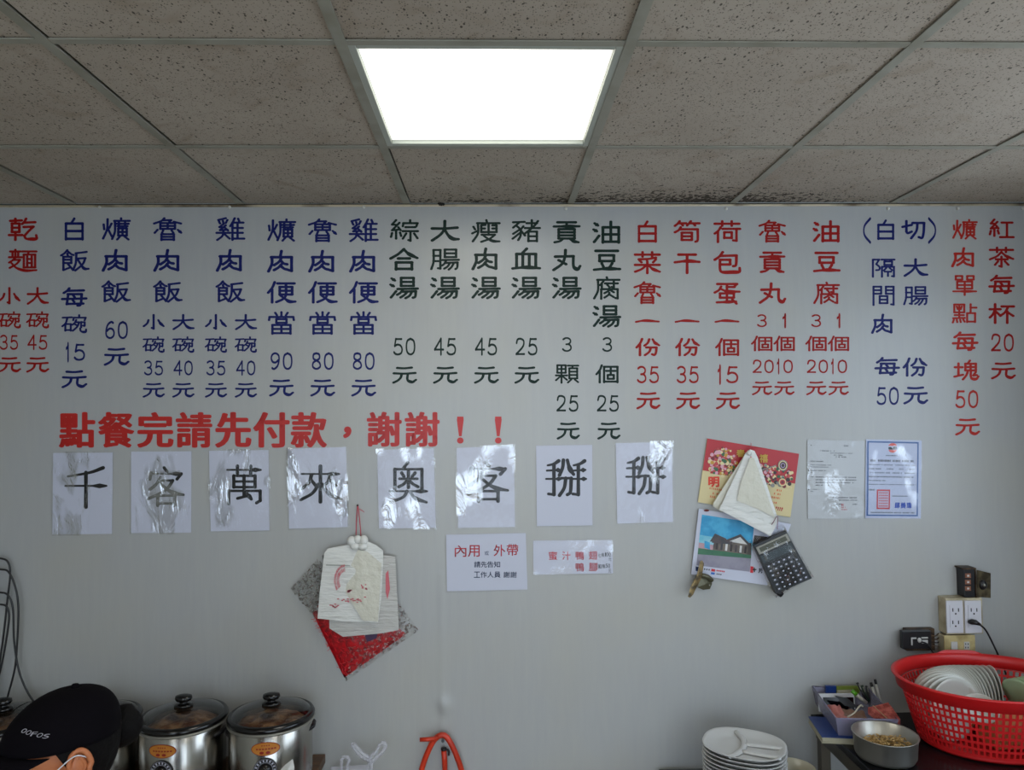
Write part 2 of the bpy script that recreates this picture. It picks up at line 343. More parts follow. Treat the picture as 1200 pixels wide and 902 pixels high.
# brush-written characters: strokes on a 100 x 100 field, w = wave-ended stroke
WAVY = {
'元': "20,12 50,14 80,10;6,42 50,44 95,40;38,46 34,66 22,82 4,94;w64,46 62,74 70,86 84,90 98,78",
'小': "50,4 50,90;50,90 42,84;26,36 20,56 4,74;w72,36 82,56 97,74",
'大': "5,38 50,38 94,34;50,4 48,40 34,66 5,92;w50,44 62,68 78,84 98,86",
'白': "50,2 44,12 38,22;14,24 14,96;14,24 86,24;86,24 86,96;14,58 86,58;14,93 86,93",
'肉': "50,2 46,28;16,30 16,60 4,94;14,30 86,30;86,30 86,92;86,92 76,88;50,32 42,50 24,66;48,46 58,58 70,62;50,62 40,76 24,88;50,72 60,82 72,86",
'合': "50,4 30,26 3,46;w50,6 68,26 97,44;30,46 70,46;22,64 22,96;22,64 78,64;78,64 78,96;22,93 78,93",
'飯': "24,2 14,16 2,26;26,8 38,20 46,24;24,18 26,28;10,32 10,92;10,32 38,32;38,32 38,60;10,45 38,45;10,60 38,60;10,92 30,82;26,64 42,88;54,16 92,10;56,16 54,60 44,92;60,40 88,38;88,38 78,66 52,94;w62,46 76,74 86,86 99,86",
'碗': "4,16 40,14;22,16 16,44 2,62;14,50 14,86;14,50 36,50;36,50 36,86;14,82 36,82;70,2 70,12;48,16 46,30;48,16 96,16;96,16 92,30;58,28 52,44 42,54;56,40 70,40;70,40 62,64 44,86;54,52 62,58;78,38 78,68;78,40 92,40;92,40 92,60 86,58;w74,72 76,86 86,92 96,90 98,78",
'湯': "w6,8 18,18;w2,36 14,44;4,94 12,82 22,66;40,6 40,42;40,6 84,6;84,6 84,42;40,24 84,24;40,42 84,42;28,56 98,54;46,58 38,72 26,82;44,68 92,66;92,66 90,90 82,95;62,68 52,82 38,94;78,68 70,86 56,97",
'每': "30,2 22,14 8,26;24,15 88,13;26,32 20,84;24,32 80,32;80,32 78,70 74,88 64,90;2,57 98,54;20,82 86,80;46,38 52,48;44,62 50,72",
'份': "26,4 18,28 3,52;17,36 17,96;56,6 50,26 36,42;w70,6 80,26 97,40;44,52 86,52;86,52 84,80 78,94 68,90;62,54 56,76 38,95",
'個': "26,4 18,28 3,52;17,36 17,96;36,12 36,95;36,12 94,12;94,12 94,95;36,91 94,91;46,34 84,34;65,20 65,54;52,56 52,76;52,56 78,56;78,56 78,76;52,76 78,76",
'丸': "46,4 44,34 34,66 4,94;10,34 74,32;w74,32 74,72 80,86 90,90 98,76;22,50 48,68",
'豆': "10,8 90,8;24,28 24,54;24,28 76,28;76,28 76,54;24,54 76,54;32,64 38,80;70,64 62,80;w4,93 50,88 98,90",
'血': "52,2 38,20;16,26 16,86;16,26 84,26;84,26 84,86;38,28 38,86;61,28 61,86;w2,91 50,86 98,90",
'干': "18,12 82,12;w4,48 50,42 96,46;50,12 50,98",
'切': "4,36 42,26;20,6 20,60;20,60 26,68 42,60;46,16 94,16;94,16 92,64 86,92 72,88;66,18 62,56 40,94",
'便': "26,4 18,28 3,52;17,36 17,96;36,10 96,10;44,26 44,60;44,26 88,26;88,26 88,60;44,43 88,43;44,60 88,60;66,10 66,60 56,80 32,94;w46,64 66,82 80,92 99,92",
'當': "50,0 50,18;28,3 34,14;72,3 66,14;8,22 6,36;8,22 92,22;92,22 94,36;32,32 32,48;32,32 68,32;68,32 68,48;32,48 68,48;18,58 18,98;18,58 82,58;82,58 82,98;18,76 82,76;18,95 82,95;50,58 50,94",
'貢': "18,7 82,7;50,8 50,24;w5,26 50,25 95,25;22,38 22,80;22,38 78,38;78,38 78,80;22,52 78,52;22,66 78,66;22,80 78,80;36,82 26,92 8,97;w62,82 74,92 92,97",
'油': "w6,10 18,20;w2,38 14,46;4,94 12,82 22,66;36,28 36,97;36,28 94,28;94,28 94,97;36,60 94,60;36,93 94,93;65,3 65,92",
'腸': "10,8 10,60 2,94;10,8 34,8;34,8 34,92;34,92 26,90;10,34 34,34;10,58 34,58;50,6 50,40;50,6 90,6;90,6 90,40;50,23 90,23;50,40 90,40;42,53 99,52;54,56 48,70 40,78;54,66 95,64;95,64 94,86 88,94;68,66 60,82 48,92;82,66 74,84 64,96",
'魯': "38,0 28,12 2,24;32,9 62,9;62,9 54,20;72,16 97,24;24,22 24,48;24,22 76,22;76,22 76,48;24,35 76,35;50,22 50,48;24,48 76,48;14,52 4,66;34,55 30,66;64,55 70,66;w86,52 98,66;28,72 28,99;28,72 72,72;72,72 72,99;28,84 72,84;28,96 72,96",
'乾': "24,2 24,20;6,12 46,10;12,24 12,62;12,24 38,24;38,24 38,62;12,43 38,43;12,62 38,62;2,76 48,76;24,62 24,98;62,2 56,16 48,26;58,20 94,18;54,40 88,38;88,38 70,60 56,80;w56,80 62,92 80,94 98,92 98,76",
'麵': "24,0 24,34;6,8 42,8;14,14 14,26;34,14 34,26;2,34 46,34;24,36 14,48 2,58;16,46 40,46;40,46 28,64 4,82;w10,60 28,82 60,94 98,92;48,8 98,8;72,8 68,22;54,22 54,80;54,22 94,22;94,22 94,80;54,80 94,80;66,24 66,78;82,24 82,78;66,42 82,42;66,60 82,60",
'爌': "20,4 18,50 4,92;6,28 8,50;34,24 26,44;22,50 30,70 36,84;68,0 68,10;44,12 98,12;46,12 46,60 36,94;60,18 60,34;82,18 82,34;50,25 94,25;56,36 90,36;58,46 58,78;58,46 88,46;88,46 88,78;58,62 88,62;58,78 88,78;73,38 73,78;64,82 54,96;80,82 94,96",
'雞': "34,0 8,8;10,14 14,24;24,12 26,22;40,8 34,22;26,26 12,40;12,40 30,42;34,32 14,54;14,54 40,52;34,46 42,56;2,66 50,66;26,58 22,80 4,98;28,70 48,92;66,0 58,20 50,36;58,22 58,98;78,2 82,14;58,20 96,20;58,44 94,44;58,66 94,66;58,92 99,92;76,20 76,92",
'綜': "22,0 8,20;8,20 26,22;34,12 8,46;8,46 36,42;30,32 38,46;22,50 22,84;8,58 4,76;36,56 40,72;72,0 72,10;48,14 46,28;48,14 98,14;98,14 94,28;56,32 90,32;46,50 99,50;73,50 73,94;73,94 66,90;58,60 46,84;86,60 98,82",
'瘦': "52,0 54,10;20,14 98,14;22,14 22,60 4,96;6,30 12,42;2,60 18,50;34,24 34,54;34,24 48,22;60,20 60,58;74,24 88,24;88,24 88,54;34,38 46,38;74,38 88,38;34,54 88,54;36,66 82,66;82,66 64,84 34,98;w42,70 60,86 78,95 98,96",
'豬': "4,10 44,8;26,10 4,34;16,26 30,44 30,70 22,90;28,42 4,62;30,56 2,84;40,28 30,44;32,48 46,70;70,0 70,36;52,14 88,14;46,36 98,36;92,4 76,30 44,62;58,52 58,96;58,52 88,52;88,52 88,96;58,73 88,73;58,94 88,94",
'腐': "50,0 52,8;16,12 96,12;18,12 18,60 4,96;38,18 26,36;32,28 32,46;44,28 90,28;76,18 76,46;76,46 68,44;52,34 58,42;30,54 30,98;30,54 90,54;90,54 90,96;90,96 82,94;60,48 58,60 42,72;60,56 76,68;60,70 56,80 42,92;60,78 76,90",
'菜': "4,12 96,12;32,0 32,22;68,0 68,22;82,26 54,32 18,34;20,38 28,48;48,36 50,46;82,34 72,48;4,60 96,60;50,48 50,99;46,62 28,80 4,92;w54,62 72,80 97,92",
'筍': "22,0 14,12 4,22;16,10 46,10;28,12 34,20;64,0 56,12 50,20;58,10 96,10;74,12 80,20;26,28 18,42 4,52;22,38 90,38;90,38 90,88 82,96;30,54 30,88;30,54 68,54;68,54 68,88;30,71 68,71;30,88 68,88",
'荷': "4,12 96,12;32,0 32,22;68,0 68,22;26,28 18,44 4,58;16,46 16,98;34,36 99,36;86,36 86,92;86,92 74,90;40,52 40,80;40,52 68,52;68,52 68,80;40,78 68,78",
'包': "34,0 22,20 4,36;26,18 86,16;86,16 84,60 74,66;24,36 62,36;62,36 62,58;24,58 62,58;w24,36 24,80 34,94 70,94 96,92 98,74",
'蛋': "14,6 88,6;88,6 78,18;50,6 50,36;50,20 78,20;28,18 20,34 4,46;w28,30 50,40 97,42;24,50 24,70;24,50 76,50;76,50 76,70;24,70 76,70;50,44 50,92;w12,92 50,90 84,88;70,78 86,98",
'隔': "8,6 8,98;8,6 34,6;34,6 22,30;22,30 36,46 34,60 22,62;44,6 98,6;56,16 56,34;56,16 88,16;88,16 88,34;56,34 88,34;46,44 46,98;46,44 96,44;96,44 96,96;96,96 88,94;64,50 54,64;78,50 88,62;58,70 84,70;71,70 71,94",
'間': "8,4 8,98;8,4 40,4;40,4 40,40;8,22 40,22;8,40 40,40;60,4 60,40;60,4 92,4;92,4 92,96;92,96 82,94;60,22 92,22;60,40 92,40;34,52 34,88;34,52 66,52;66,52 66,88;34,70 66,70;34,88 66,88",
'單': "14,2 14,20;14,2 40,2;40,2 40,20;14,20 40,20;60,2 60,20;60,2 86,2;86,2 86,20;60,20 86,20;20,30 20,66;20,30 80,30;80,30 80,66;20,48 80,48;20,66 80,66;w4,80 50,80 96,80;50,30 50,99",
'點': "8,4 8,44;8,4 48,4;48,4 48,44;8,44 48,44;18,14 22,28;38,14 34,28;28,4 28,74;10,58 46,58;4,74 50,72;6,82 2,96;18,82 20,94;32,82 34,94;44,80 50,92;74,2 74,46;74,20 97,20;60,48 60,94;60,48 92,48;92,48 92,94;60,91 92,91",
'塊': "18,14 18,76;4,34 34,34;2,82 36,72;64,0 56,14;46,16 46,50;46,16 88,16;88,16 88,50;46,33 88,33;46,50 88,50;67,16 67,50;56,52 50,74 36,96;w68,52 68,82 76,93 90,93 99,80;88,58 78,76;78,76 92,74",
'紅': "22,0 8,20;8,20 26,22;34,12 8,46;8,46 36,42;30,32 38,46;22,50 22,84;8,58 4,76;36,56 40,72;52,16 94,16;73,16 73,88;46,90 99,90",
'茶': "4,12 96,12;32,0 32,24;68,0 68,24;50,22 32,44 4,60;w52,26 70,44 97,58;28,60 74,60;50,46 50,98;50,98 42,94;36,70 24,88;64,70 78,88",
'杯': "2,28 44,28;23,2 23,98;22,32 14,54 2,70;26,40 42,58;50,14 98,14;76,14 64,42 44,62;72,38 72,98;76,46 96,62",
'顆': "8,4 8,44;8,4 44,4;44,4 44,44;8,24 44,24;8,44 44,44;2,58 50,58;26,4 26,98;24,60 2,84;28,60 50,82;54,6 98,6;76,6 72,18;60,20 60,74;60,20 94,20;94,20 94,74;60,38 94,38;60,56 94,56;60,74 94,74;68,80 54,96;84,80 98,94",
'0': "50,3 18,16 8,50 18,84 50,97 82,84 92,50 82,16 50,3", '1': "52,3 52,97;52,3 40,18 12,28",
'2': "12,28 22,8 50,3 80,12 86,30 74,52 40,76 8,95;8,95 92,95", '3': "12,12 36,3 62,4 82,16 82,34 64,46 40,48;40,48 70,50 88,66 84,86 56,97 26,94 8,84",
'4': "70,97 70,3;70,3 6,68;6,68 96,68", '5': "86,5 26,5;26,5 16,46;16,46 44,38 74,44 90,64 82,88 52,97 24,94 8,84",
'6': "82,8 60,3 28,20 12,54 16,84 48,97 80,88 90,66 76,46 46,42 18,56", '8': "50,3 22,10 20,34 50,46 82,60 88,84 50,97 14,84 18,60 50,46 80,34 78,10 50,3",
'9': "18,92 40,97 72,80 88,46 84,16 52,3 20,12 10,34 24,54 54,58 82,44",
'一': "w3,54 40,46 97,52",
'(': "78,0 40,26 30,50 40,74 78,100", ')': "22,0 60,26 70,50 60,74 22,100",
}
SONG = {   # poster hand: k = thin line ending in a heavy tip
'千': "t92,0 60,12 6,22;k0,46 100,46;50,12 50,100",
'客': "46,0 54,10;10,14 6,30;k8,16 94,16;94,16 82,30;36,26 24,44 6,58;34,34 70,34;70,34 56,54 32,70 2,82;w36,42 58,60 78,68 100,72;28,74 28,100;28,74 76,74;76,74 76,100;28,95 76,95",
'萬': "k4,10 96,10;32,0 32,20;68,0 68,20;22,26 22,56;22,26 80,26;80,26 80,56;22,41 80,41;22,56 80,56;50,26 50,80;8,66 8,100;8,66 94,66;94,66 94,92;94,92 84,98;32,86 64,78;w56,70 70,88",
'來': "k4,22 96,22;50,0 50,100;28,26 22,46 6,62;28,40 40,56;74,26 68,44 56,56;74,38 88,56;46,50 30,76 2,94;w54,50 72,78 100,92",
'奧': "48,-6 38,8;14,12 14,66;14,12 86,12;86,12 86,66;50,18 50,62;26,38 74,38;32,22 38,32;68,22 60,32;48,40 38,52 24,60;52,42 62,52 76,60;k0,72 100,72;46,72 36,88 2,102;w54,74 70,92 98,102",
'掰': "t32,2 20,10 4,14;k2,28 36,26;k0,50 38,50;20,12 20,92;20,92 6,90;44,0 42,20 34,40;w54,0 60,22 70,38;38,48 64,48;64,48 62,84 54,92;50,48 46,74 34,94;t98,2 86,10 70,14;k66,28 100,26;k64,50 102,50;82,12 82,92;82,92 68,90",
}
def brush(src, wv, wh):
    """strokes -> quads with round ends; wv/wh: half widths for upright/level direction, field units"""
    vs = []; fs = []
    for st in src.split(';'):
        kind = st[0] if st[0] in 'wkt' else ''
        P = [Vector((*map(float, p.split(',')), 0)) for p in st[len(kind):].split()]
        pts = spline(P, 5) if len(P) > 2 else [P[0].lerp(P[1], i/6) for i in range(7)]
        n = len(pts); base = len(vs)
        for i, p in enumerate(pts):
            t = (pts[min(i+1, n-1)]-pts[max(i-1, 0)]).normalized(); u = i/(n-1)
            hw = wh + (wv-wh)*abs(t.y)**.7
            if kind == 'w': hw *= 1 + .55*math.sin(min(1, max(0, (u-.3)/.6))*math.pi)
            elif kind == 'k': hw *= .8 if u < .75 else .8 + 1.3*math.sin((u-.75)/.25*math.pi)
            elif kind == 't': hw *= 1.25 - .5*u
            else: hw *= 1 + .10*(2*abs(u-.5))
            nn = Vector((-t.y, t.x, 0)); vs += [p+nn*hw, p-nn*hw]
        for i in range(n-1): a = base+2*i; fs.append((a, a+2, a+3, a+1))
        for e, q in ((0, pts[0]), (n-1, pts[-1])):        # round caps
            d = (vs[base+2*e]-vs[base+2*e+1]); r = d.length/2; k0 = len(vs)
            for k in range(10): vs.append(q + Vector((math.cos(k*.6283)*r, math.sin(k*.6283)*r, 0)))
            fs.append(tuple(range(k0, k0+10)))
    return [(v.x/100-.5, .5-v.y/100) for v in vs], fs
def put(b, ch, cx, cy, w, h, bold=0, boldy=None, yfn=None, style=None, skew=0, hand=None):
    """place one character with centre (cx, cy) and size w x h, all measured in the photograph, on the surface yfn"""
    if style and ch in style: v, f = brush(style[ch], *(hand or (5.0, 4.2))); offs = [(0, 0)]
    else:
        if ch not in GL: glyphs(ch)
        v, f, ar = GL[ch]
        boldy = bold if boldy is None else boldy
        if bold: offs = [(bold*math.cos(a), boldy*math.sin(a)) for a in [k*math.pi/4 for k in range(8)]]
        else: offs = [(0, 0)]
        w -= 2*bold; h -= 2*(boldy or 0)
    yfn = yfn or BY
    for ox, oy in offs:
        vs = []
        for x, y in v:
            p = at(cx+x*w+ox+skew*y*h, cy-y*h+oy, 0); Y = yfn(p.x, p.z); vs.append(at(cx+x*w+ox+skew*y*h, cy-y*h+oy, Y))
        b.add(vs, [tuple(reversed(q)) for q in f] if style and ch in style else f)
def digits(b, s, cx, cy, w, h, bold=.25, **k):
    n = len(s); a = [(.62 if c == '1' else 1) for c in s]; T = sum(a); gap = .12*w/n; x = cx-w/2
    for c, q in zip(s, a):
        ww = w*q/T; put(b, c, x+ww/2, cy, (ww-gap)*(.6 if c == '1' else .9), h, style=WAVY, hand=((16, 5) if c == '1' else (7.6, 5.8))); x += ww

M_red = mat('red_ink', '#8e0f0c', .45, spec=.2); M_red2 = mat('light_red_ink', '#a3241c', .45, spec=.2); M_blue = mat('blue_ink', '#0a1558', .45, spec=.2); M_green = mat('dark_green_ink', '#08211a', .45, spec=.2)
M_title = mat('bright_red_ink', '#b01208', .4)
def column(m, items):
    for it in items:
        b = MB(); s, cx, cy, w, h = it
        if s[0].isdigit(): digits(b, s, cx, cy, w, h, 0)
        else: put(b, s, cx, cy, w, h, bold=(.3 if w > 27 else .2), style=WAVY, hand=(lambda q: (q, q*1.12))(5.3 if WAVY[s].count(';') < 9 else 4.8 if WAVY[s].count(';') < 14 else 4.2))
        b.build('printed_character', m, banner)
B3 = lambda s, x, ys, w=33, h=26: [(c, x, y, w, h) for c, y in zip(s, ys)]
Y3 = (268.6, 305.5, 342)
column(M_red, B3('乾麵', 26.6, Y3) + [('小', 11, 347, 25, 21), ('碗', 11, 375, 26, 20), ('35', 10.5, 401, 24, 16.5), ('元', 11, 427, 26, 19), ('大', 44, 347, 25, 21), ('碗', 44, 375, 26, 20), ('45', 44, 401, 26, 16.5), ('元', 44, 427, 26, 19)])
column(M_blue, [('白', 87, 268.6, 27, 26), ('飯', 87.5, 305.5, 33, 26), ('每', 87, 348.7, 29, 23), ('碗', 87, 379.6, 29, 22), ('15', 88, 412.5, 27, 19), ('元', 87, 443.8, 29, 22)])
column(M_blue, B3('爌肉飯', 136, Y3) + [('60', 136.4, 386.6, 30, 20), ('元', 136.5, 417.5, 29, 22)])
for x0, xs in ((196.5, (180, 214.7)), (269.8, (253, 288))):
    s = '魯肉飯' if x0 < 200 else '雞肉飯'; it = B3(s, x0, Y3)
    for x, sz, pr in ((xs[0], '小', '35'), (xs[1], '大', '40')): it += [(sz, x, 377.6, 25, 19), ('碗', x, 404, 25, 19), (pr, x, 431, 25, 16.5), ('元', x, 456.8, 25, 18)]
    column(M_blue, it)
for x, s, p in ((329.8, '爌', '90'), (378, '魯', '80'), (426, '雞', '80')):
    column(M_blue, B3(s+'肉便當', x, (270, 306.5, 342.4, 378.6)) + [(p, x, 423, 29, 19.5), ('元', x, 454, 28, 21)])
for x, s, p in ((473.4, '綜合湯', '50'), (521.3, '大腸湯', '45'), (569.3, '瘦肉湯', '45'), (616.6, '豬血湯', '25')):
    column(M_green, B3(s, x, (270.8, 303.8, 337)) + [(p, x+.4, 406, 29, 19.5), ('元', x+.6, 439, 28, 21)])
column(M_green, B3('貢丸湯', 664, (271.6, 304.8, 337)) + [('3', 664.5, 403.6, 15, 16), ('顆', 664.5, 438, 27, 22), ('25', 665, 472.5, 29, 18.5), ('元', 665.8, 504.4, 26, 21)])
column(M_green, B3('油豆腐湯', 711, (272, 304.8, 337.7, 370.3), 32) + [('3', 711.7, 403.6, 15, 16), ('個', 711.7, 438, 27, 22), ('25', 712.4, 472.5, 29, 18.5), ('元', 713.4, 504.4, 26, 21)])
for x, s, ys, u, p in ((758.6, '白菜魯', (271.6, 307.8, 343), '份', '35'), (805.2, '筍干', (271.6, 307.8), '份', '35'), (851.9, '荷包蛋', (271.6, 307.8, 343.7), '個', '15')):
    column(M_red, [(c, x, y, 27 if c == '白' else 31, 25) for c, y in zip(s, ys)] + [('一', x, 376.3, 28, 19), (u, x+.6, 406.6, 28, 21), (p, x+.8, 438.8, 29, 19), ('元', x+1, 469, 27, 21)])
for x, s in ((905, '魯貢丸'), (968.6, '油豆腐')):
    column(M_red, B3(s, x, (271, 306.8, 343.5), 31, 25) + [('3', x-12, 375.7, 15, 14), ('1', x+15, 375.7, 12, 14), ('個', x-12, 402.4, 25, 18), ('個', x+14.3, 402.4, 25, 18),
        ('2010', x+.5, 429.2, 50, 15), ('元', x-12, 454.5, 23, 17), ('元', x+14, 454.5, 23, 17)])
column(M_blue, [('(', 1015.4, 270, 16, 28), ('白', 1038, 269.4, 24, 23), ('切', 1070.6, 269, 28, 23), (')', 1093, 270, 16, 28), ('隔', 1034.7, 313.8, 28, 22), ('大', 1073, 313.8, 28, 22), ('間', 1035.4, 346.4, 28, 23),
    ('腸', 1073, 346.4, 28, 23), ('肉', 1034.7, 379.7, 27, 23), ('每', 1039.7, 429.9, 28, 22), ('份', 1072.3, 430, 28, 22), ('50', 1040.3, 463.8, 29, 20), ('元', 1073, 462.8, 28, 22)])
column(M_red2, [(c, x, y, 29, 23) for c, x, y in (('爌', 1130.5, 269), ('肉', 1129.5, 301.8), ('單', 1130.5, 334.4), ('點', 1130.5, 367.3), ('每', 1131, 400.6), ('塊', 1132.5, 433.9))] + [('50', 1133, 467.5, 30, 20), ('元', 1133.8, 499.7, 28, 21)])
column(M_red, [(c, x, y, 29, 23) for c, x, y in (('紅', 1173.4, 268.6), ('茶', 1173.6, 301.5), ('每', 1173.8, 334), ('杯', 1174, 367.3))] + [('20', 1174.7, 401.3, 30, 20), ('元', 1175.7, 433.9, 28, 21)])
for c, x in zip('點餐完請先付款', (90.2, 136.1, 182, 227.3, 273.2, 318, 361.9)): b = MB(); put(b, c, x, 503.6, 43, 42, 1.75, .95); b.build('title_character', M_title, banner)
for c, x in (('謝', 450.3), ('謝', 494.7)): b = MB(); put(b, c, x, 502.8, 41, 41, 1.45, .9); b.build('title_character', M_title, banner)
b = MB(); put(b, '，', 406.9, 506.5, 10, 14, 1.6); b.build('title_character', M_title, banner)
for x in (539.4, 583.9):                                  # tapering exclamation marks
    b = MB(); q = [(x-3.6, 488), (x+3.6, 488), (x+4.0, 492), (x+1.6, 511), (x-1.6, 511), (x-4.0, 492)]
    b.add([at(a, c, BY(at(a, c).x, at(a, c).z)) for a, c in q][::-1], [tuple(range(6))])
    b.add([at(x+3.9*math.cos(k*.524), 516+3.7*math.sin(k*.524), BY(at(x, 516).x, at(x, 516).z)) for k in range(12)][::-1], [tuple(range(12))])
    b.build('title_character', M_title, banner)

# ================================================================ papers on the banner
M_paper = mat('white_paper', '#b9bccb', .55); M_ink = mat('black_ink', '#0b0a0b', .35, spec=.3)
M_film = film_mat('clear_wrinkled_tape', .07, 1.3, .010, 15, (1, 1, .55), patches=9)
M_film2 = film_mat('clear_sleeve', .10, .7, .004, 12, (1, 1, .8), patches=6)
M_edge = film_mat('tape_edge', .2, 6, .006, 60, (1, 1, 1))
def quadfn(q):
    P = [at(x, y, 0) for x, y in q]
    return lambda u, v: P[0]*(1-u)*(1-v) + P[1]*u*(1-v) + P[2]*u*v + P[3]*(1-u)*v     # u right, v down
def sheet(name, label, cat, q, mt, y0=-.0075, th=.0012, group=None, curl=.002, seed=0, film=None, filmgrow=.01, n=14):
    """a sheet of paper, slightly wavy, hung on the banner"""
    t = thing(name, label, cat, group=group); fn = quadfn(q); h = lambda p: -curl*(.5+.5*noise.noise(Vector((p.x*14, p.z*14, seed))))
    def S(u, v, dy=0): p = fn(u, v); p.y = y0 + h(p) + dy; return p
    b = MB(); b.grid(n, n, lambda u, v: S(u, v)); k = len(b.v)
    b.grid(n, n, lambda u, v: S(u, v, th)); b.f = b.f[:n*n] + [f[::-1] for f in b.f[n*n:]]
    rim = [i for i in range(n+1)] + [j*(n+1)+n for j in range(1, n+1)] + [n*(n+1)+i for i in range(n-1, -1, -1)] + [j*(n+1) for j in range(n-1, 0, -1)]
    for i in range(len(rim)): a, c = rim[i], rim[(i+1) % len(rim)]; b.f.append((a, c, c+k, a+k))
    b.mi = [0]*len(b.f); b.build('sheet', mt, t, smooth=False)
    if film:
        g = filmgrow; b = MB(); rr = random.Random(seed)
        def Fm(u, v):
            p = fn(-g+u*(1+2*g), -g*.7+v*(1+1.4*g)); p.y = y0 + h(p) - .0012 - .0012*abs(noise.noise(Vector((p.x*60, p.z*22, seed+5))))
            return p
        b.grid(26, 34, Fm); b.build('clear_film', film, t, smooth=True)
    return t, (lambda x, z: y0 + h(Vector((x, 0, z))) - .0006)
CH = [('千', 'wrinkled tape over it', [(64,530.5),(133.5,530),(132.5,625),(63,625.5)], (100.7, 571, 48, 46)),
      ('客', 'patched with strips of tape', [(155,529),(225.5,528.5),(225,623.5),(155,624)], (194, 570, 42, 44)),
      ('萬', '', [(246,528),(315.5,527),(316.5,621),(248,622)], (286, 568, 43, 44)),
      ('來', '', [(338,525.5),(406,523.5),(408,617),(339.5,619)], (375.5, 567, 48, 42)),
      ('奧', '', [(442.5,527),(508.5,525),(511,618),(444.5,618.5)], (478.6, 566, 44, 43)),
      ('客', '', [(535,524.5),(602,522),(603.5,617),(537,618)], (571.4, 564.5, 47, 45)),
      ('掰', '', [(628,522),(693.5,521),(694,615),(629,616)], (663, 561, 46, 44)),
      ('掰', '', [(721,519),(787,517.5),(788,611),(723,613)], (756.3, 558.5, 45, 45))]
LB = ['white sheet with one black character under wrinkled glossy tape, leftmost of the eight character sheets',
      'white sheet whose black character is patched with tape, second from left of eight',
      'white taped sheet with a boxy black character, third from left of eight',
      'white taped sheet with one black character just left above the hanging red string',
      'white taped sheet with one boxy black character just right above the hanging plastic bags',
      'white sheet with one black character above the red and blue notice about ordering',
      'flat untaped white sheet with a dense black character above the red price slip',
      'white glossy taped sheet with a dense black character, rightmost of the eight character sheets']
for i, (ch, _, q, (cx, cy, cw, chh)) in enumerate(CH):
    t, yf = sheet('character_sheet', LB[i], 'sign', q, M_paper, seed=i*3.1, film=M_film if i != 6 else None, filmgrow=.025)
    b = MB(); put(b, ch, cx, cy, cw, chh, style=SONG, hand=(4.4, 3.3), yfn=yf); b.build('brush_character', M_ink, t)
    if i == 1:                                             # strips where the paint came off
        for (x0, y0, x1, y1) in ((171, 551, 212, 556), (166, 576, 213, 581), (178, 585, 206, 590), (171, 559, 176, 563)):
            b = MB(); Y = -.0094; b.quad(at(x0, y1, Y), at(x1, y1-1, Y), at(x1-1, y0, Y), at(x0+1, y0+1, Y)); b.build('tape_strip', M_edge, t)
M_redprint = mat('red_print', '#c0202c', .4); M_blueprint = mat('navy_print', '#16294f', .4)
t, yf = sheet('order_notice', 'white notice with red and navy characters, left of the red price slip', 'sign', [(523,626),(616,624),(618,690),(524,692)], M_paper, seed=41, curl=.001)
for c, x, y in (('內', 539.8, 645.6), ('用', 555.3, 645.4), ('外', 585.3, 644.8), ('帶', 600.6, 644.2)): b = MB(); put(b, c, x, y, 13.6, 13.6, .12, yfn=yf); b.build('red_character', M_redprint, t)
b = MB(); put(b, '或', 570.3, 648, 5, 5, yfn=yf)
for c, x in zip('請先告知', (559.3, 567, 574.7, 582.4)): put(b, c, x, 661.2, 7.4, 7.2, .1, yfn=yf)
for c, x in zip('工作人員謝謝', (559, 566.8, 574.8, 582.8, 593.8, 601.8)): put(b, c, x, 673.2, 7.4, 7.2, .1, yfn=yf)
b.build('small_lettering', M_blueprint, t)['kind'] = 'stuff'
t, yf = sheet('price_slip', 'long white slip with red printed characters and handwritten black prices', 'sign', [(624.5,633),(717,632),(718,671),(625,672.5)], M_paper, seed=52, curl=.0012, film=M_film2)
for c, x, y in (('蜜', 648, 651), ('汁', 663.7, 651), ('鴨', 679.5, 650.8), ('翅', 695, 650.6), ('鴨', 679.5, 664.4), ('腳', 695.2, 664.2)): b = MB(); put(b, c, x, y, 10, 10, .12, yfn=yf); b.build('red_character', M_redprint, t)
b = MB()
for c, x, y, ww in (('七', 702.5, 650.5, 3.5), ('隻', 706.5, 650, 4), ('1', 709.6, 649.5, 1), ('0', 711.6, 649.5, 2.4), ('0', 714.4, 649.5, 2.4), ('元', 714.8, 655, 3.2), ('1', 702, 663.5, 1), ('0', 704, 663.5, 2.6), ('隻', 707.6, 663.2, 4), ('5', 711, 662.6, 2.4), ('0', 713.8, 662.8, 2.4), ('元', 714.6, 668.6, 3.2)):
    put(b, c, x, y, ww, 4.6, yfn=yf)
b.build('handwriting', M_ink, t)['kind'] = 'stuff'
# the two documents by the right
M_doc = mat('document_paper', '#aeb1b4', .5); M_doc2 = mat('pale_blue_certificate_paper', '#a9b1c9', .5)
M_gtext = mat('grey_small_print', '#26282f', .5); M_bborder = mat('blue_border_print', '#27508c', .4); M_seal = mat('red_seal_ink', '#b3323a', .5); M_black = mat('black_paint', '#0e0e10', .5); M_orange = mat('orange_print', '#c8402a', .4)
def lines(b, q, rows, yf, rng):
    fn = quadfn(q)
    for v, u0, u1, hh in rows:
        u = u0
        while u < u1:
            wd = rng.uniform(.008, .015); 
            if rng.random() < .88:
                pts = [fn(u, v+hh), fn(min(u+wd, u1), v+hh), fn(min(u+wd, u1), v), fn(u, v)]
                b.add([Vector((p.x, yf(p.x, p.z), p.z)) for p in pts], [(0, 1, 2, 3)])
            u += wd + .009
rg = random.Random(5)
qa = [(945,515),(1011.5,516.5),(1011,607),(945.5,607)]
t, yf = sheet('typed_letter', 'off-white typed letter with a small red stamp, left of the blue-bordered certificate', 'document', qa, M_doc, seed=61, film=M_film2)
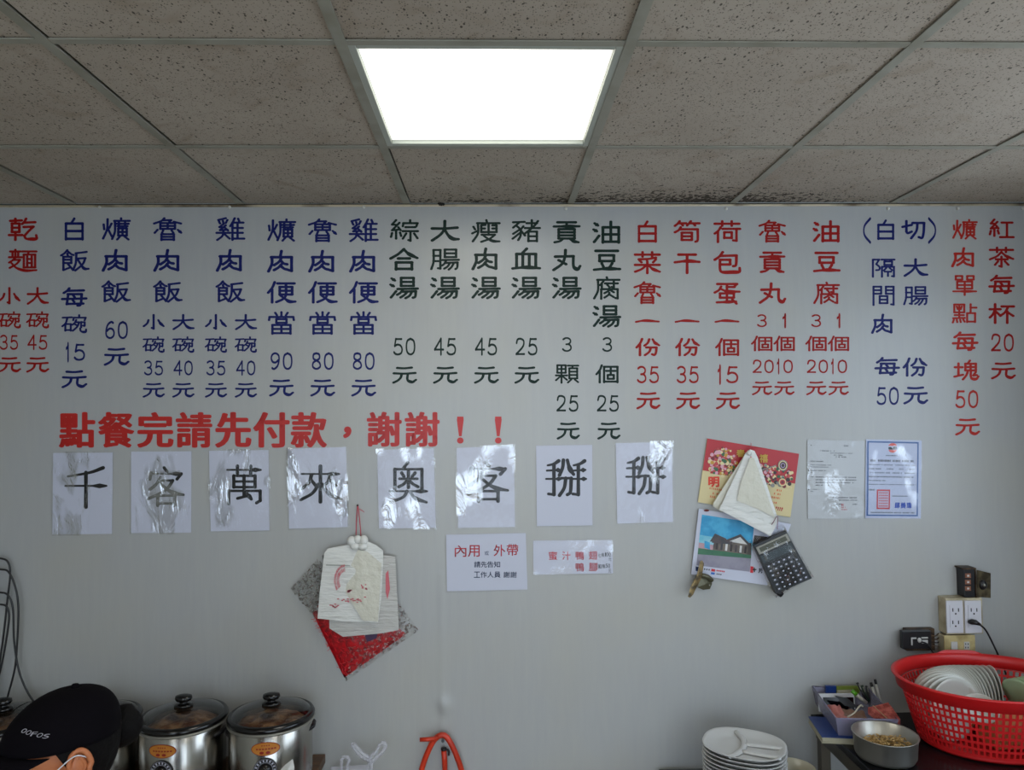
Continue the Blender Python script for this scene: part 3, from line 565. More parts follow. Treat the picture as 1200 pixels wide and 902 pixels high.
b = MB(); lines(b, qa, [(.06,.06,.13,.016),(.06,.64,.72,.014),(.13,.22,.48,.014),(.16,.40,.82,.010),(.185,.42,.62,.01),(.205,.50,.68,.014),(.265,.05,.27,.014),(.315,.05,.42,.010),(.34,.05,.38,.010),(.385,.05,.32,.012),(.41,.05,.10,.01),
    (.465,.05,.12,.012),(.465,.14,.86,.014),(.50,.14,.86,.014),(.535,.14,.84,.014),(.57,.14,.28,.014),(.625,.05,.2,.01),(.65,.05,.1,.01),(.725,.45,.88,.016),(.76,.55,.88,.012),(.81,.45,.60,.014),(.81,.80,.88,.014)], yf, rg)
b.build('small_print', M_gtext, t)['kind'] = 'stuff'
b = MB(); lines(b, qa, [(.81,.60,.68,.03),(.85,.60,.70,.016),(.88,.60,.70,.012)], yf, rg); b.build('red_stamp', M_seal, t)['kind'] = 'stuff'
for py in (550.5, 573.5):
    b = MB(); p = at(946.5, py); b.sph((p.x, yf(p.x, p.z), p.z), (.0028, .001, .0028), 8, 4); b.build('punch_hole', M_black, t)
qb = [(1013.5,514.5),(1078.5,516),(1077.5,607),(1012.5,606.5)]
t, yf = sheet('certificate', 'pale certificate with a blue border, round emblem and red square seal', 'document', qb, M_doc2, seed=71, film=M_film2)
fn = quadfn(qb); b = MB()
def strip(b, fn, yf, u0, v0, u1, v1):
    pts = [fn(u0, v1), fn(u1, v1), fn(u1, v0), fn(u0, v0)]; b.add([Vector((p.x, yf(p.x, p.z)-.0002, p.z)) for p in pts], [(0, 1, 2, 3)])
for a in ((.02,.02,.945,.04),(.02,.955,.945,.972),(.02,.04,.05,.955),(.92,.04,.945,.955)):
    b = MB()
    k = 10
    for i in range(k):
        u0, v0, u1, v1 = a
        if u1-u0 > v1-v0: strip(b, fn, yf, u0+(u1-u0)*i/k, v0, u0+(u1-u0)*(i+1)/k, v1)
        else: strip(b, fn, yf, u0, v0+(v1-v0)*i/k, u1, v0+(v1-v0)*(i+1)/k)
    b.build('blue_border', M_bborder, t)
b = MB(); lines(b, qb, [(.195,.36,.56,.012),(.255,.08,.86,.026),(.315,.04,.88,.012),(.365,.04,.28,.016),(.365,.36,.50,.014),(.365,.60,.88,.012),(.415,.04,.44,.014),(.415,.48,.88,.014),(.465,.04,.86,.016),(.515,.04,.36,.014),(.565,.04,.90,.012),(.63,.04,.16,.02),(.71,.48,.76,.014),(.92,.10,.88,.016)], yf, rg)
b.build('small_print', M_gtext, t)['kind'] = 'stuff'
def disc(b, cx, cy, r, yf, a0=0, a1=360, dy=-.0002, n=14, ry=None, ri=0):
    ry = ry or r; P = []
    for k in range(n+1):
        a = math.radians(a0+(a1-a0)*k/n); p = at(cx+r*math.cos(a), cy-ry*math.sin(a)); P.append(Vector((p.x, yf(p.x, p.z)+dy, p.z)))
    b.add(P, [tuple(range(len(P)))])
b = MB(); disc(b, 1044.5, 524.5, 5.6, yf, 25, 155); disc(b, 1044.5, 524.5, 5.6, yf, 205, 335); b.build('emblem_band', M_orange, t)
b = MB(); disc(b, 1041.5, 525, 2.2, yf, dy=-.0004, ry=1.6); disc(b, 1047.2, 524.6, 2.4, yf, dy=-.0004, ry=2.0); b.add([Vector((p.x, yf(p.x, p.z)-.0003, p.z)) for p in (at(1040, 526.6), at(1049, 526.6), at(1049, 524.6), at(1040, 525))], [(0, 1, 2, 3)]); b.build('emblem_figure', M_black, t)
b = MB()
for a in ((.20,.635,.44,.655),(.20,.865,.44,.885),(.20,.655,.225,.865),(.415,.655,.44,.865)): strip(b, fn, yf, *a)
for k in range(6):
    for j in range(5): strip(b, fn, yf, .24+j*.034, .668+k*.033, .24+j*.034+.022, .668+k*.033+.020)
b.build('red_seal', M_seal, t)['kind'] = 'stuff'
b = MB()
for c, x in zip('邱美珠', (1051.5, 1058.5, 1065.5)): put(b, c, x, 592, 6.2, 7.2, .4, yfn=yf)
b.build('blue_signature', mat('blue_stamp_ink', '#1440a0', .4), t)['kind'] = 'stuff'

# ================================================================ hanging things
def P3(pts, Y): return [at(x, y, Y) for x, y in pts]
def poly(b, pts, y0, th=.0015, dy=None):
    """flat folded plastic: outline measured in the photograph, front face at y0 (list = one y per corner)"""
    n = len(pts); ys = y0 if hasattr(y0, '__len__') else [y0]*n
    cx = sum(p[0] for p in pts)/n; cy = sum(p[1] for p in pts)/n; my = sum(ys)/n - (dy or 0)
    vs = [at(x, y, Y) for (x, y), Y in zip(pts, ys)] + [at(x, y, Y+th) for (x, y), Y in zip(pts, ys)] + [at(cx, cy, my), at(cx, cy, my+th)]
    fs = []
    for i in range(n):
        j = (i+1) % n; fs += [(i, 2*n, j), (n+j, 2*n+1, n+i), (i, j, n+j, n+i)]
    b.add(vs, fs)
def cushion(b, q, y0, th, amp, seed, n=26, rough=40):
    fn = quadfn(q)
    def S(u, v, back):
        p = fn(u, v); e = (max(0, math.sin(math.pi*u))*max(0, math.sin(math.pi*v)))**.45
        p.y = y0 - (0 if back else th*e + amp*e*(noise.noise(Vector((p.x*rough, p.z*rough, seed))) + .6*noise.noise(Vector((p.x*rough*2.3, p.z*rough*2.3, seed))))); return p
    b.grid(n, n, lambda u, v: S(u, v, 0)); b.grid(n, n, lambda u, v: S(u, v, 1))
M_string = mat('red_string', '#b8394a', .6); M_wbag = mat('white_carrier_plastic', '#d0d0cb', .4, bump=(45, .006), bs=(.35, 1, 1.6)); M_wbag2 = mat('yellowed_carrier_plastic', '#c6c3b4', .4, bump=(40, .005))
M_clear = film_mat('crinkled_clear_plastic', .06, .8, .02, 70, (1, 1, 1), (.995, .995, .99), patches=95, low=.12); M_redtie = mat('red_plastic_ties', '#b80f1a', .3, mottle=('#7a0a14', 60, .4, .6)); M_pinkprint = mat('pink_red_print', '#c05f68', .5)
t = thing('hanging_string', 'pink-red string loop on a black nail carrying the plastic bags', 'string')
b = MB(); b.tube(spline([at(419, 593, -.012), at(417.8, 608, -.013), at(417.2, 628, -.02)]), .0016, 6); b.build('strand', M_string, t, smooth=True)
b = MB(); b.tube(spline([at(419.5, 593, -.012), at(421.5, 610, -.013), at(423, 628, -.02)]), .0016, 6); b.build('strand', M_string, t, smooth=True)
b = MB(); b.sph(at(419, 592, -.009), (.0035, .008, .0035)); b.build('nail', M_black, t, smooth=True)
b = MB(); b.tube([at(421, 596, -.011), at(427, 600, -.011)], .001, 5); b.build('loose_end', M_string, t)
t = thing('clear_plastic_bag', 'crinkled clear bag of red ties hanging behind the white carrier bags', 'bag')
b = MB(); cushion(b, [(378,650),(424,640),(491,738),(406,797)], -.007, .022, .006, 3); b.add(P3([(340,690),(372,655),(392,700),(372,728)], -.010) + P3([(340,690),(372,655),(392,700),(372,728)], -.022), [(0,1,2,3),(4,7,6,5),(0,4,5,1),(1,5,6,2),(2,6,7,3),(3,7,4,0)])
b.build('clear_film', M_clear, t, smooth=True)
b = MB(); cushion(b, [(343,690),(376,656),(392,690),(374,727)], -.012, .012, .008, 9, 16, 90); b.build('film_corner', M_clear, t, smooth=True)
b = MB(); rr = random.Random(11); cushion(b, [(366,716),(425,700),(476,742),(404,793)], -.0075, .016, .004, 5, 20); b.build('red_ties', M_redtie, t, smooth=True)
b = MB(); fn = quadfn([(366,718),(425,700),(474,742),(405,792)])
for k in range(420):
    p = fn(rr.random(), rr.random()); p.y = -.024 - rr.random()*.004; a = rr.random()*math.pi; d = Vector((math.cos(a), rr.uniform(-.3, .3), math.sin(a)))*rr.uniform(.004, .009)
    b.tube([p-d, p+d], .0008, 4)
b.build('loose_ties', mat('bright_red_ties', '#c9232b', .25), t, kind='stuff')
b = MB(); fn = quadfn([(430,735),(445,722),(462,736),(440,746)])
b.add([at(x, y, -.029) for x, y in ((425,735),(447,726),(441,748),(430,752))], [(0,1,2,3)]); b.build('dark_print', mat('violet_print', '#33143c', .4), t)
t = thing('white_carrier_bag', 'plain white carrier bag at the back right of the bundle on red string', 'bag', group='bundle of white carrier bags')
b = MB(); poly(b, [(385,660),(449,650),(463,652),(465,690),(467.5,738),(447,742),(402,746),(386,736)], -.034, .003, .004); b.build('sheet', mat('shaded_white_plastic', '#b4b2ad', .4, bump=(45, .006), bs=(.35, 1, 1.6)), t)  # back bag's shade put into its colour, a darker copy of the front plastic
b = MB(); poly(b, [(452,672),(455,668),(457,690),(454,702),(452,694)], -.0405, .0005); b.build('faded_mark', M_pinkprint, t)
t = thing('white_carrier_bag', 'white carrier bag with faded red print, front of the bundle on red string', 'bag', group='bundle of white carrier bags')
b = MB(); poly(b, [(380,648),(384,642.5),(408,638),(414,634),(430,634),(440,638),(449,645),(449,660),(447,700),(443,729),(404,728),(372,724.5),(375,690)], -.044, .003, .008); b.build('sheet', M_wbag, t)
b = MB(); poly(b, [(419,644),(430,646),(447,660),(443,728),(425,727),(405,694),(408,670)], [-.050]*7, .001, .004); b.build('yellowed_fold', M_wbag2, t)
b = MB(); poly(b, [(382,661),(410,662),(411,663.5),(382,662.6)], -.0505, .0005); b.build('crease_shade', mat('fold_shade', '#9c9f98', .6), t)  # grey strip: the shade of the crease put in as colour
b = MB()
for k, (px, py, rx, ry) in enumerate(((412, 634, 5.5, 6), (419, 632, 5, 5), (426, 633, 5.5, 6), (416, 640, 6, 4.5), (425, 640, 5.5, 5))): b.sph(at(px, py, -.048), (rx*.003, .012, ry*.003), 12, 8)
b.build('knot', M_wbag, t, smooth=True)
b = MB()
def arcstroke(b, cx, cy, r0, r1, a0, a1, Y, n=14, wob=.5, sq=1.4):
    for k in range(n):
        a = math.radians(a0+(a1-a0)*k/n); a2 = math.radians(a0+(a1-a0)*(k+rr.uniform(.4, .9))/n)
        q = [at(cx+r*math.cos(x), cy-r*math.sin(x)*sq, Y) for r, x in ((r0, a), (r1+rr.uniform(-wob, wob), a), (r1, a2), (r0, a2))]; b.add(q, [(0, 1, 2, 3)])
YP = -.0535
arcstroke(b, 405, 680, 7.5, 10.5, 95, 220, YP); arcstroke(b, 405, 680, 11.5, 13.5, 95, 220, YP, 20)
for (x0, y0, x1, y1) in ((393,698,427,703),(400,701,424,705),(385,707,397,711),(422,684,429,690),(406,690,410,693)):
    for k in range(9):
        u = rr.random(); x = x0+(x1-x0)*u; y = y0+(y1-y0)*rr.random(); b.add(P3([(x,y),(x+2.6,y+.3),(x+2.3,y+1.5),(x+.2,y+1.2)], YP), [(0,1,2,3)])
b.build('faded_red_print', M_pinkprint, t, kind='stuff')
# calendar bundle
M_cream = mat('cream_calendar_paper', '#c8b98a', .45)
M_crim = mat('crimson_print', '#a81622', .4); M_gold = mat('gold_print', '#c09a3a', .4); M_orng = mat('orange_red_print', '#d03414', .4)
FL = [mat('print_'+n, c, .45) for n, c in (('rose', '#b4413f'), ('pink', '#cf9aa8'), ('cream', '#d5c493'), ('leaf', '#2f5a3a'), ('ochre', '#b98a2c'), ('maroon', '#6d1c26'), ('lilac', '#9c86a8'), ('dark', '#2d1b1f'), ('grey', '#7d7d78'))]
qc = [(828,513.5),(935,531.5),(925,605.5),(817,588)]
t, yf = sheet('new_year_calendar', 'red and cream calendar sheet with flower ornaments, tilted behind the white bag', 'calendar', qc, M_cream, y0=-.009, th=.003, seed=81, curl=.0015)
fn = quadfn(qc)
def blob(b, u, v, r, Y=0, n=9, sq=1, rot=0):
    c = fn(u, v); c = c.copy(); b.add([Vector((c.x+r*math.cos(k*6.283/n+rot), yf(c.x, c.z)-.0003-Y, c.z+r*sq*math.sin(k*6.283/n+rot))) for k in range(n)][::-1], [tuple(range(n))])
b = MB()
for i in range(12):
    for v0, v1 in ((0, .2), (.2, .4), (.4, .5 + .03*math.sin(i))):
        pts = [fn(i/12, v1), fn((i+1)/12, v1), fn((i+1)/12, v0), fn(i/12, v0)]; b.add([Vector((p.x, yf(p.x, p.z)-.0002, p.z)) for p in pts], [(0,1,2,3)])
b.build('red_field', M_crim, t)
rf = random.Random(21)
b = MB()
for k in range(150):                                     # bouquet on the left
    a = rf.random()*6.283; d = rf.random()**.6; u = .19+.15*d*math.cos(a); v = .33+.23*d*math.sin(a); b.cm = rf.choice((0, 1, 2, 2, 3, 4, 5, 0, 1)); blob(b, u, v, rf.uniform(.003, .0085), .00002*k)
for k in range(60):
    b.cm = rf.choice((4, 4, 2, 3)); blob(b, rf.uniform(.26, .40), rf.uniform(.30, .52), rf.uniform(.003, .007), .00002*k)
b.build('flower_print', FL, t, kind='stuff')
b = MB()
for k in range(110):                                     # ornaments on the right
    b.cm = rf.choice((0, 5, 8, 2, 7, 3, 1)); blob(b, rf.uniform(.60, .97), rf.uniform(.26, .56), rf.uniform(.003, .008), .00002*k)
for r, c in ((.0185, 8), (.0155, 2), (.0125, 7), (.0085, 6), (.0055, 7)): b.cm = c; blob(b, .84, .22, r, .004-.05*r, 16, 1.1)
for r, c in ((.014, 2), (.010, 0), (.006, 5)): b.cm = c; blob(b, .86, .48, r, .0045-.05*r, 14)
for k in range(10): b.cm = 8; blob(b, .60+.018*k, .36-.013*k, .003, .003)
b.build('ornament_print', FL, t, kind='stuff')
b = MB(); put(b, '春', 868, 531, 10, 9, .3, yfn=lambda x, z: yf(x, z)-.0045); b.build('gold_character', M_gold, t)
b = MB(); put(b, '禧', 895, 537, 10, 10, .3, yfn=lambda x, z: yf(x, z)-.0045); b.build('gold_character', M_gold, t)
b = MB(); put(b, '明', 836.5, 564.5, 13, 12.5, .6, yfn=lambda x, z: yf(x, z)-.0004); b.build('red_character', M_orng, t)
b = MB()
for u0, u1, v in ((.10,.26,.74),(.10,.25,.81),(.10,.25,.865),(.77,.87,.60),(.77,.86,.66),(.77,.86,.72),(.78,.84,.80)): lines(b, qc, [(v, u0, u1, .030)], lambda x, z: yf(x, z)-.0004, rf)
b.build('orange_lettering', mat('orange_lettering', '#c8663a', .5), t, kind='stuff')
b = MB(); lines(b, qc, [(.87,.83,.93,.030),(.905,.85,.90,.02)], lambda x, z: yf(x, z)-.0004, rf); b.build('red_lettering', M_crim, t, kind='stuff')
b = MB(); b.tube(spline([at(880, 519, -.014), at(880.6, 524, -.02), at(884, 529, -.03)]), .0012, 5); b.tube([at(876, 524.5, -.018), at(891, 525, -.018)], .001, 5); b.build('hanging_cord', M_string, t)
qp = [(817.5,595),(925,613),(897,684.5),(808.5,671.5)]
t, yf = sheet('photo_calendar', 'white calendar with a photo of a grey house under blue sky', 'calendar', qp, M_paper, y0=-.0165, th=.004, seed=91, curl=.001)
pic = quadfn([(821,602),(882,611.5),(876.5,668.5),(814.5,661)])
MP = [mat('photo_'+n, c, .35, mottle=(c2, 30, .4, .6)) for n, c, c2 in (('sky', '#1c86b4', '#3b9cc4'), ('sky_low', '#5faec4', '#86bccb'), ('road', '#8a8794', '#807c8c'), ('grass', '#2c6148', '#376b4c'), ('roof', '#35363c', '#4b3f40'), ('wall', '#6d6258', '#49413e'), ('white', '#c9c7c4', '#b5b5b6'), ('blossom', '#b78f96', '#9c858c'), ('dark', '#211c1f', '#3a3030'))]
b = MB()
def pp(c, pts, dy): b.cm = c; vs = [pic(u, v) for u, v in pts]; b.add([Vector((p.x, yf(p.x, p.z)-.0002-dy, p.z)) for p in vs][::-1], [tuple(range(len(vs)))])
pp(0, [(0,0),(1,0),(1,.45),(0,.45)], 0); pp(1, [(0,.40),(1,.42),(1,.66),(0,.66)], .0001); pp(7, [(0,.55),(.3,.56),(.5,.70),(0,.68)], .00015); pp(2, [(0,.74),(1,.72),(1,1),(0,1)], .0002); pp(3, [(0,.66),(1,.66),(1,.73),(0,.78)], .0003)
pp(5, [(.28,.44),(.98,.42),(1,.66),(.27,.66)], .0004)
for k in range(7): pp((8, 4, 6)[k % 3], [(.32+.09*k,.50),(.36+.09*k,.50),(.36+.09*k,.64),(.32+.09*k,.64)], .0005)
pp(4, [(.20,.50),(.28,.33),(.50,.40),(.56,.50)], .0006); pp(6, [(.52,.45),(.78,.30),(.96,.46)], .0007); pp(4, [(.44,.46),(.76,.27),(1,.48),(.93,.48),(.76,.33),(.5,.48)], .0008); pp(4, [(.24,.46),(.62,.44),(.62,.50),(.24,.52)], .0009)
pp(0, [(.10,.50),(.20,.52),(.22,.66),(.11,.64)], .0009)
b.build('printed_photo', MP, t)
b = MB(); MQ = [M_redprint, M_blueprint, M_black, mat('calendar_blue', '#2a5fae', .4), mat('dark_photo_print', '#3a322f', .5)]
def pr(c, q, dy=.0004): b.cm = c; vs = [at(x, y) for x, y in q]; b.add([Vector((p.x, yf(p.x, p.z)-dy, p.z)) for p in vs][::-1], [(0,1,2,3)])
pr(1, [(814,662.5),(817,663),(816.5,668),(813.5,667.5)]); pr(0, [(832,665),(836.5,665.6),(836,668.5),(831.6,668)]); pr(3, [(831.6,669),(836,669.5),(835.6,672),(831.2,671.4)])
for k in range(5): pr(0, [(838+2*k,666.2+.3*k),(839.5+2*k,666.4+.3*k),(839.3+2*k,668+.3*k),(837.8+2*k,667.8+.3*k)])
for k in range(4): pr(2, [(821+2.6*k,664+.4*k),(822.3+2.6*k,664.2+.4*k),(822+2.6*k,666+.4*k),(820.8+2.6*k,665.8+.4*k)])
for k in range(3): pr(2, [(838+2.2*k,670.4+.3*k),(839.4+2.2*k,670.6+.3*k),(839.2+2.2*k,671.8+.3*k),(837.8+2.2*k,671.6+.3*k)])
pr(4, [(882,626),(897,628),(894,640),(880,637)]); pr(0, [(877.5,662),(881,662.5),(880.5,670),(877,669.5)]); 
b.cm = 2; put(b, '十', 884, 667.5, 5, 6, .4, yfn=lambda x, z: yf(x, z)-.0006); put(b, '月', 891, 668.5, 5, 6, .3, yfn=lambda x, z: yf(x, z)-.0006)
b.build('calendar_print', MQ, t, kind='stuff')
b = MB(); p = at(828, 598, -.021); b.sph(p, (.010, .003, .004)); b.build('red_clasp', mat('dull_red_clasp', '#6e231c', .5), t)
# folded white bag hung over the calendars
t = thing('folded_white_bag', 'folded white plastic bag hanging in a triangle over the two calendars', 'bag')
b = MB(); poly(b, [(873,532),(879,529),(884,535),(868,560),(846,600),(835.5,593),(836,589)], -.030, .002, .002); b.build('back_fold', M_wbag2, t)
b = MB(); poly(b, [(874,530),(879,526.5),(884,528),(888,536),(900,572),(910.5,604),(911,612),(906,622),(902,628),(893,623),(870,611),(843,597.5),(853,575),(866,548)], -.040, .003, .010); b.build('main_fold', M_wbag, t)
b = MB(); poly(b, [(879,536),(884,537),(905,597),(908,606),(885,595),(863.5,586.5),(868,566)], -.0485, .001, .003); b.build('inner_fold', M_wbag2, t)
b = MB(); poly(b, [(843,597),(845,591),(872,600),(909,617),(903,628),(870,611)], -.052, .002, .003); b.build('hem_fold', M_wbag, t)
b = MB(); b.sph(at(878, 530.5, -.044), (.009, .008, .010)); b.build('gathered_top', M_wbag, t, smooth=True)
b = MB(); b.sph(at(880, 535.5, -.056), (.0022, .0016, .0022)); b.build('red_pin', M_redprint, t)
# calculator in a clear sleeve
M_case = mat('charcoal_calculator_plastic', '#2c2f33', .35); M_keys = mat('black_keys', '#101113', .3); M_keyg = mat('grey_keys', '#3c4045', .35); M_silver = mat('silver_bezel', '#8d8b82', .35, .5); M_lcd = mat('grey_lcd', '#56584f', .2)
t = thing('calculator', 'dark grey desk calculator hanging tilted in a clear plastic sleeve', 'calculator')
qk = [(877.5,636),(915,619),(945,674),(903,692)]
kf = quadfn(qk)
def slab(b, u0, v0, u1, v1, ya, yb):
    f_ = [kf(u0, v0), kf(u1, v0), kf(u1, v1), kf(u0, v1)]; vs = [Vector((p.x, ya, p.z)) for p in f_] + [Vector((p.x, yb, p.z)) for p in f_]
    b.add(vs, [(3,2,1,0),(4,5,6,7),(0,1,5,4),(1,2,6,5),(2,3,7,6),(3,0,4,7)])
b = MB(); slab(b, 0, 0, 1, 1, -.050, -.030); b.build('case', M_case, t, bevel=.003)
b = MB(); slab(b, .03, .05, .97, .20, -.0525, -.050); b.build('bezel', M_silver, t, bevel=.001)
b = MB(); slab(b, .10, .08, .90, .165, -.0532, -.0526); b.build('display', M_lcd, t)
b = MB(); slab(b, .05, .24, .95, .38, -.0512, -.0501); b.build('label_strip', mat('slate_strip', '#3a4449', .3), t)
for r in range(6):
    for c in range(6 if r else 5):
        b = MB(); u = .07+.148*c; v = .43+.092*r; slab(b, u, v, u+.115, v+.066, -.0555, -.0501); k = b.build('key', M_keys if 0 < c < 4 and r > 1 else M_keyg, t, bevel=.0008)
        b = MB(); slab(b, u+.03, v+.02, u+.075, v+.045, -.0558, -.0556); b.build('key_mark', M_paper, k)
b = MB(); cushion(b, [(873,632),(914,612),(950,674),(904,699)], -.028, .036, .003, 15, 24, 30); b.build('clear_sleeve', film_mat('calculator_sleeve_film', .06, .5, .006, 25, (1, 1, 1), (.96, .96, .96), patches=28), t, smooth=True)
b = MB(); poly(b, [(926,632),(947,672),(941,675),(934,655)], -.034, .003, .004); b.build('folded_sleeve_edge', M_clear, t)
b = MB(); b.tube(spline([at(902, 618, -.045), at(906, 612, -.046), at(911, 605, -.047), at(911, 620, -.05)]), .0014, 5); b.build('cord', mat('mauve_cord', '#7c5560', .6), t)
b = MB(); b.tube([at(910, 692, -.036), at(916, 697, -.036)], .010, 10); b.build('black_clip', M_black, t, smooth=True)
# bulldog clip
M_brass = mat('worn_brass', '#8a7650', .4, .6, mottle=('#4f4636', 60, .4, .6)); M_olive = mat('olive_steel', '#55523f', .35, .5)
t = thing('bulldog_clip', 'worn metal clip hanging at the lower left of the photo calendar', 'clip')
b = MB(); poly(b, [(820,658),(823,656.5),(825,660),(822.5,676),(812,697),(808.5,700.5),(806,699),(809,688),(817,672)], -.046, .006, .003); b.build('jaw', M_brass, t, bevel=.0008)
b = MB(); b.tube(spline([at(822, 674, -.044), at(829, 676, -.040), at(834, 680, -.032)]), [.009]*17, 10); b.build('barrel', M_olive, t, smooth=True)
b = MB(); poly(b, [(821,675),(833,677),(834.5,684),(832,690),(824,691),(817,688)], -.030, .010, .004); b.build('lever', M_olive, t, bevel=.001)
b = MB(); b.sph(at(831.5, 685.5, -.045), .0028); b.build('rivet', M_silver, t)

# ================================================================ sockets and wiring on the right
M_plate = mat('white_socket_plate', '#c6c5cb', .35); M_bwhite = mat('yellowed_box_side', '#bdb296', .5, mottle=('#8d8266', 14, .4, .65)); M_yel = mat('yellowed_switch_plate', '#b8a878', .45, mottle=('#97875a', 25, .4, .6))
M_bk = mat('black_box_plastic', '#121114', .4); M_rust = mat('rusty_brown_metal', '#54412c', .55, .4, mottle=('#2e2118', 40, .4, .6)); M_slot = mat('slot_black', '#0a0a0a', .6); M_wht = mat('white_insert', '#b9b8b4', .4)
def wbox(b, x0, y0, x1, y1, ya, yb):
    """box whose front face covers the measured rectangle at depth ya, running back to yb"""
    a, c = at(x0, y0, ya), at(x1, y1, ya); b.box((a.x, ya, c.z), (c.x, yb, a.z))
t = thing('double_wall_socket', 'white double wall socket block with one black plug in its right half', 'socket')
b = MB(); wbox(b, 1108, 701, 1152.5, 742.5, -.052, -.006); b.build('back_box', M_bwhite, t, bevel=.002)
sock = t
for k, x0 in enumerate((1109, 1130.5)):
    b = MB(); wbox(b, x0, 704, x0+20.5, 741.5, -.059, -.0521); pl = b.build('socket_plate', M_plate, t, bevel=.0015)
    for j, cy in enumerate((715, 729.5)):
        if k and j: continue
        for dx in (-3.3, 3.3): b = MB(); wbox(b, x0+11+dx-.6, cy-2.5, x0+11+dx+.6, cy+1.6, -.0596, -.0591); b.build('slot', M_slot, pl)
        b = MB(); p = at(x0+11, cy+4, -.0592); b.sph(p, (.0032, .0008, .0032), 10, 6); b.build('earth_hole', M_slot, pl)
    b = MB(); wbox(b, x0+4, 709, x0+4.5, 735, -.0596, -.0591); b.build('groove', mat('grey_groove', '#8d8c8e', .5), pl)
t = thing('plug_cable', 'black cable with a plug in the white socket, running down right', 'cable')
b = MB(); b.tube([at(1136.5, 728.5, -.0600), at(1139, 728.5, -.074), at(1143, 729, -.082), at(1149, 732, -.083)], [.008, .010, .0095, .0045], 10); b.build('plug', M_bk, t, smooth=True)
b = MB(); b.tube(spline([at(1147, 731, -.082), at(1155, 738, -.078), at(1165, 757, -.06), at(1175, 779, -.045), at(1184, 803, -.03), at(1196, 830, -.03), at(1206, 870, -.03)]), .0032, 8); b.build('cord', M_bk, t, smooth=True)
t = thing('yellowed_switch_box', 'yellowed switch and socket box under the white double socket', 'switch')
b = MB(); wbox(b, 1106.5, 745.5, 1142.5, 765, -.048, -.006); b.build('back_box', M_bwhite, t, bevel=.002)
b = MB(); wbox(b, 1106.5, 744.5, 1143.5, 766, -.054, -.0481); pl = b.build('cover_plate', M_yel, t, bevel=.002)
b = MB(); wbox(b, 1115, 752, 1122.5, 761, -.058, -.0541); b.build('rocker_switch', M_wht, pl, bevel=.001)
b = MB(); wbox(b, 1130, 752, 1136.5, 761, -.0565, -.0541); so = b.build('outlet', M_wht, pl, bevel=.0006)
b = MB()
for cy in (754.5, 758.5):
    for dx in (-1.4, 1.4): wbox(b, 1133.2+dx-.5, cy-1, 1133.2+dx+.5, cy+1, -.0570, -.0566)
b.build('slots', M_slot, pl)
t = thing('open_black_junction_box', 'open black socket box with bare white contacts, left of the yellowed switch box', 'socket')
b = MB(); wbox(b, 1062, 737, 1096, 762, -.030, -.006); b.build('rusty_back_box', M_rust, t, bevel=.001)
b = MB(); wbox(b, 1057.5, 739.5, 1092, 760, -.050, -.0305)
b.build('black_body', M_bk, t, bevel=.002)
for q in ((1068,747,1074,748.5),(1068,748.5,1069.5,756),(1080,746.5,1087.5,748),(1080.5,750,1087.5,753.5)):
    b = MB(); wbox(b, *q, -.0525, -.0503); b.build('contact', M_wht, t)
b = MB(); b.sph(at(1077.5, 750, -.053), (.007, .005, .009)); b.build('white_plug', M_wht, t, smooth=True)
for j in range(4):
    b = MB(); b.tube(spline([at(1091, 744+4*j, -.045), at(1096+j, 745+4*j, -.050), at(1100, 742+5*j, -.040)]), .0022, 6); b.build('bare_wire', M_rust, t, smooth=True)
t = thing('thin_cable', 'short black cable dropping from the open black box behind the red basket', 'cable')
b = MB(); b.tube(spline([at(1080, 752, -.058), at(1086, 754, -.064), at(1091, 761, -.06), at(1098, 772, -.035), at(1101, 790, -.02)]), .0026, 8); b.build('cord', M_bk, t, smooth=True)
t = thing('open_breaker_box', 'open dark box with three copper terminals above the white double socket', 'junction box')
b = MB(); wbox(b, 1129.5, 666.5, 1143, 699.5, -.05, -.006); b.build('body', M_bk, t, bevel=.0015)
b = MB(); wbox(b, 1128, 665.5, 1144, 667, -.052, -.006); wbox(b, 1142.8, 667, 1144.5, 700, -.052, -.006); b.build('metal_shell', M_rust, t)
for cy in (674.5, 682, 689.5):
    b = MB(); wbox(b, 1131.5, cy-2.6, 1138, cy+2.6, -.054, -.0501); k = b.build('terminal', mat('copper_terminal', '#8a5b45', .4, .3), t, bevel=.0006)
    b = MB(); wbox(b, 1133.5, cy-1, 1136, cy+1, -.0552, -.0541); b.build('screw', M_wht, k)
b = MB(); poly(b, [(1144.5,667.5),(1161,671.5),(1161,700.5),(1144.5,699)], [-.050, -.022, -.022, -.050], .003, 0); b.build('cover_plate', mat('dull_brass_cover', '#6b6048', .5, .4, mottle=('#3f3526', 30, .4, .6)), t)
b = MB(); p = at(1151.5, 685, -.042); b.sph(p, (.016, .012, .018)); b.build('black_grommet', M_bk, t, smooth=True)
b = MB(); p = at(1153.5, 685.5, -.055); b.sph(p, (.005, .004, .006)); b.build('bolt', M_silver, t, smooth=True)
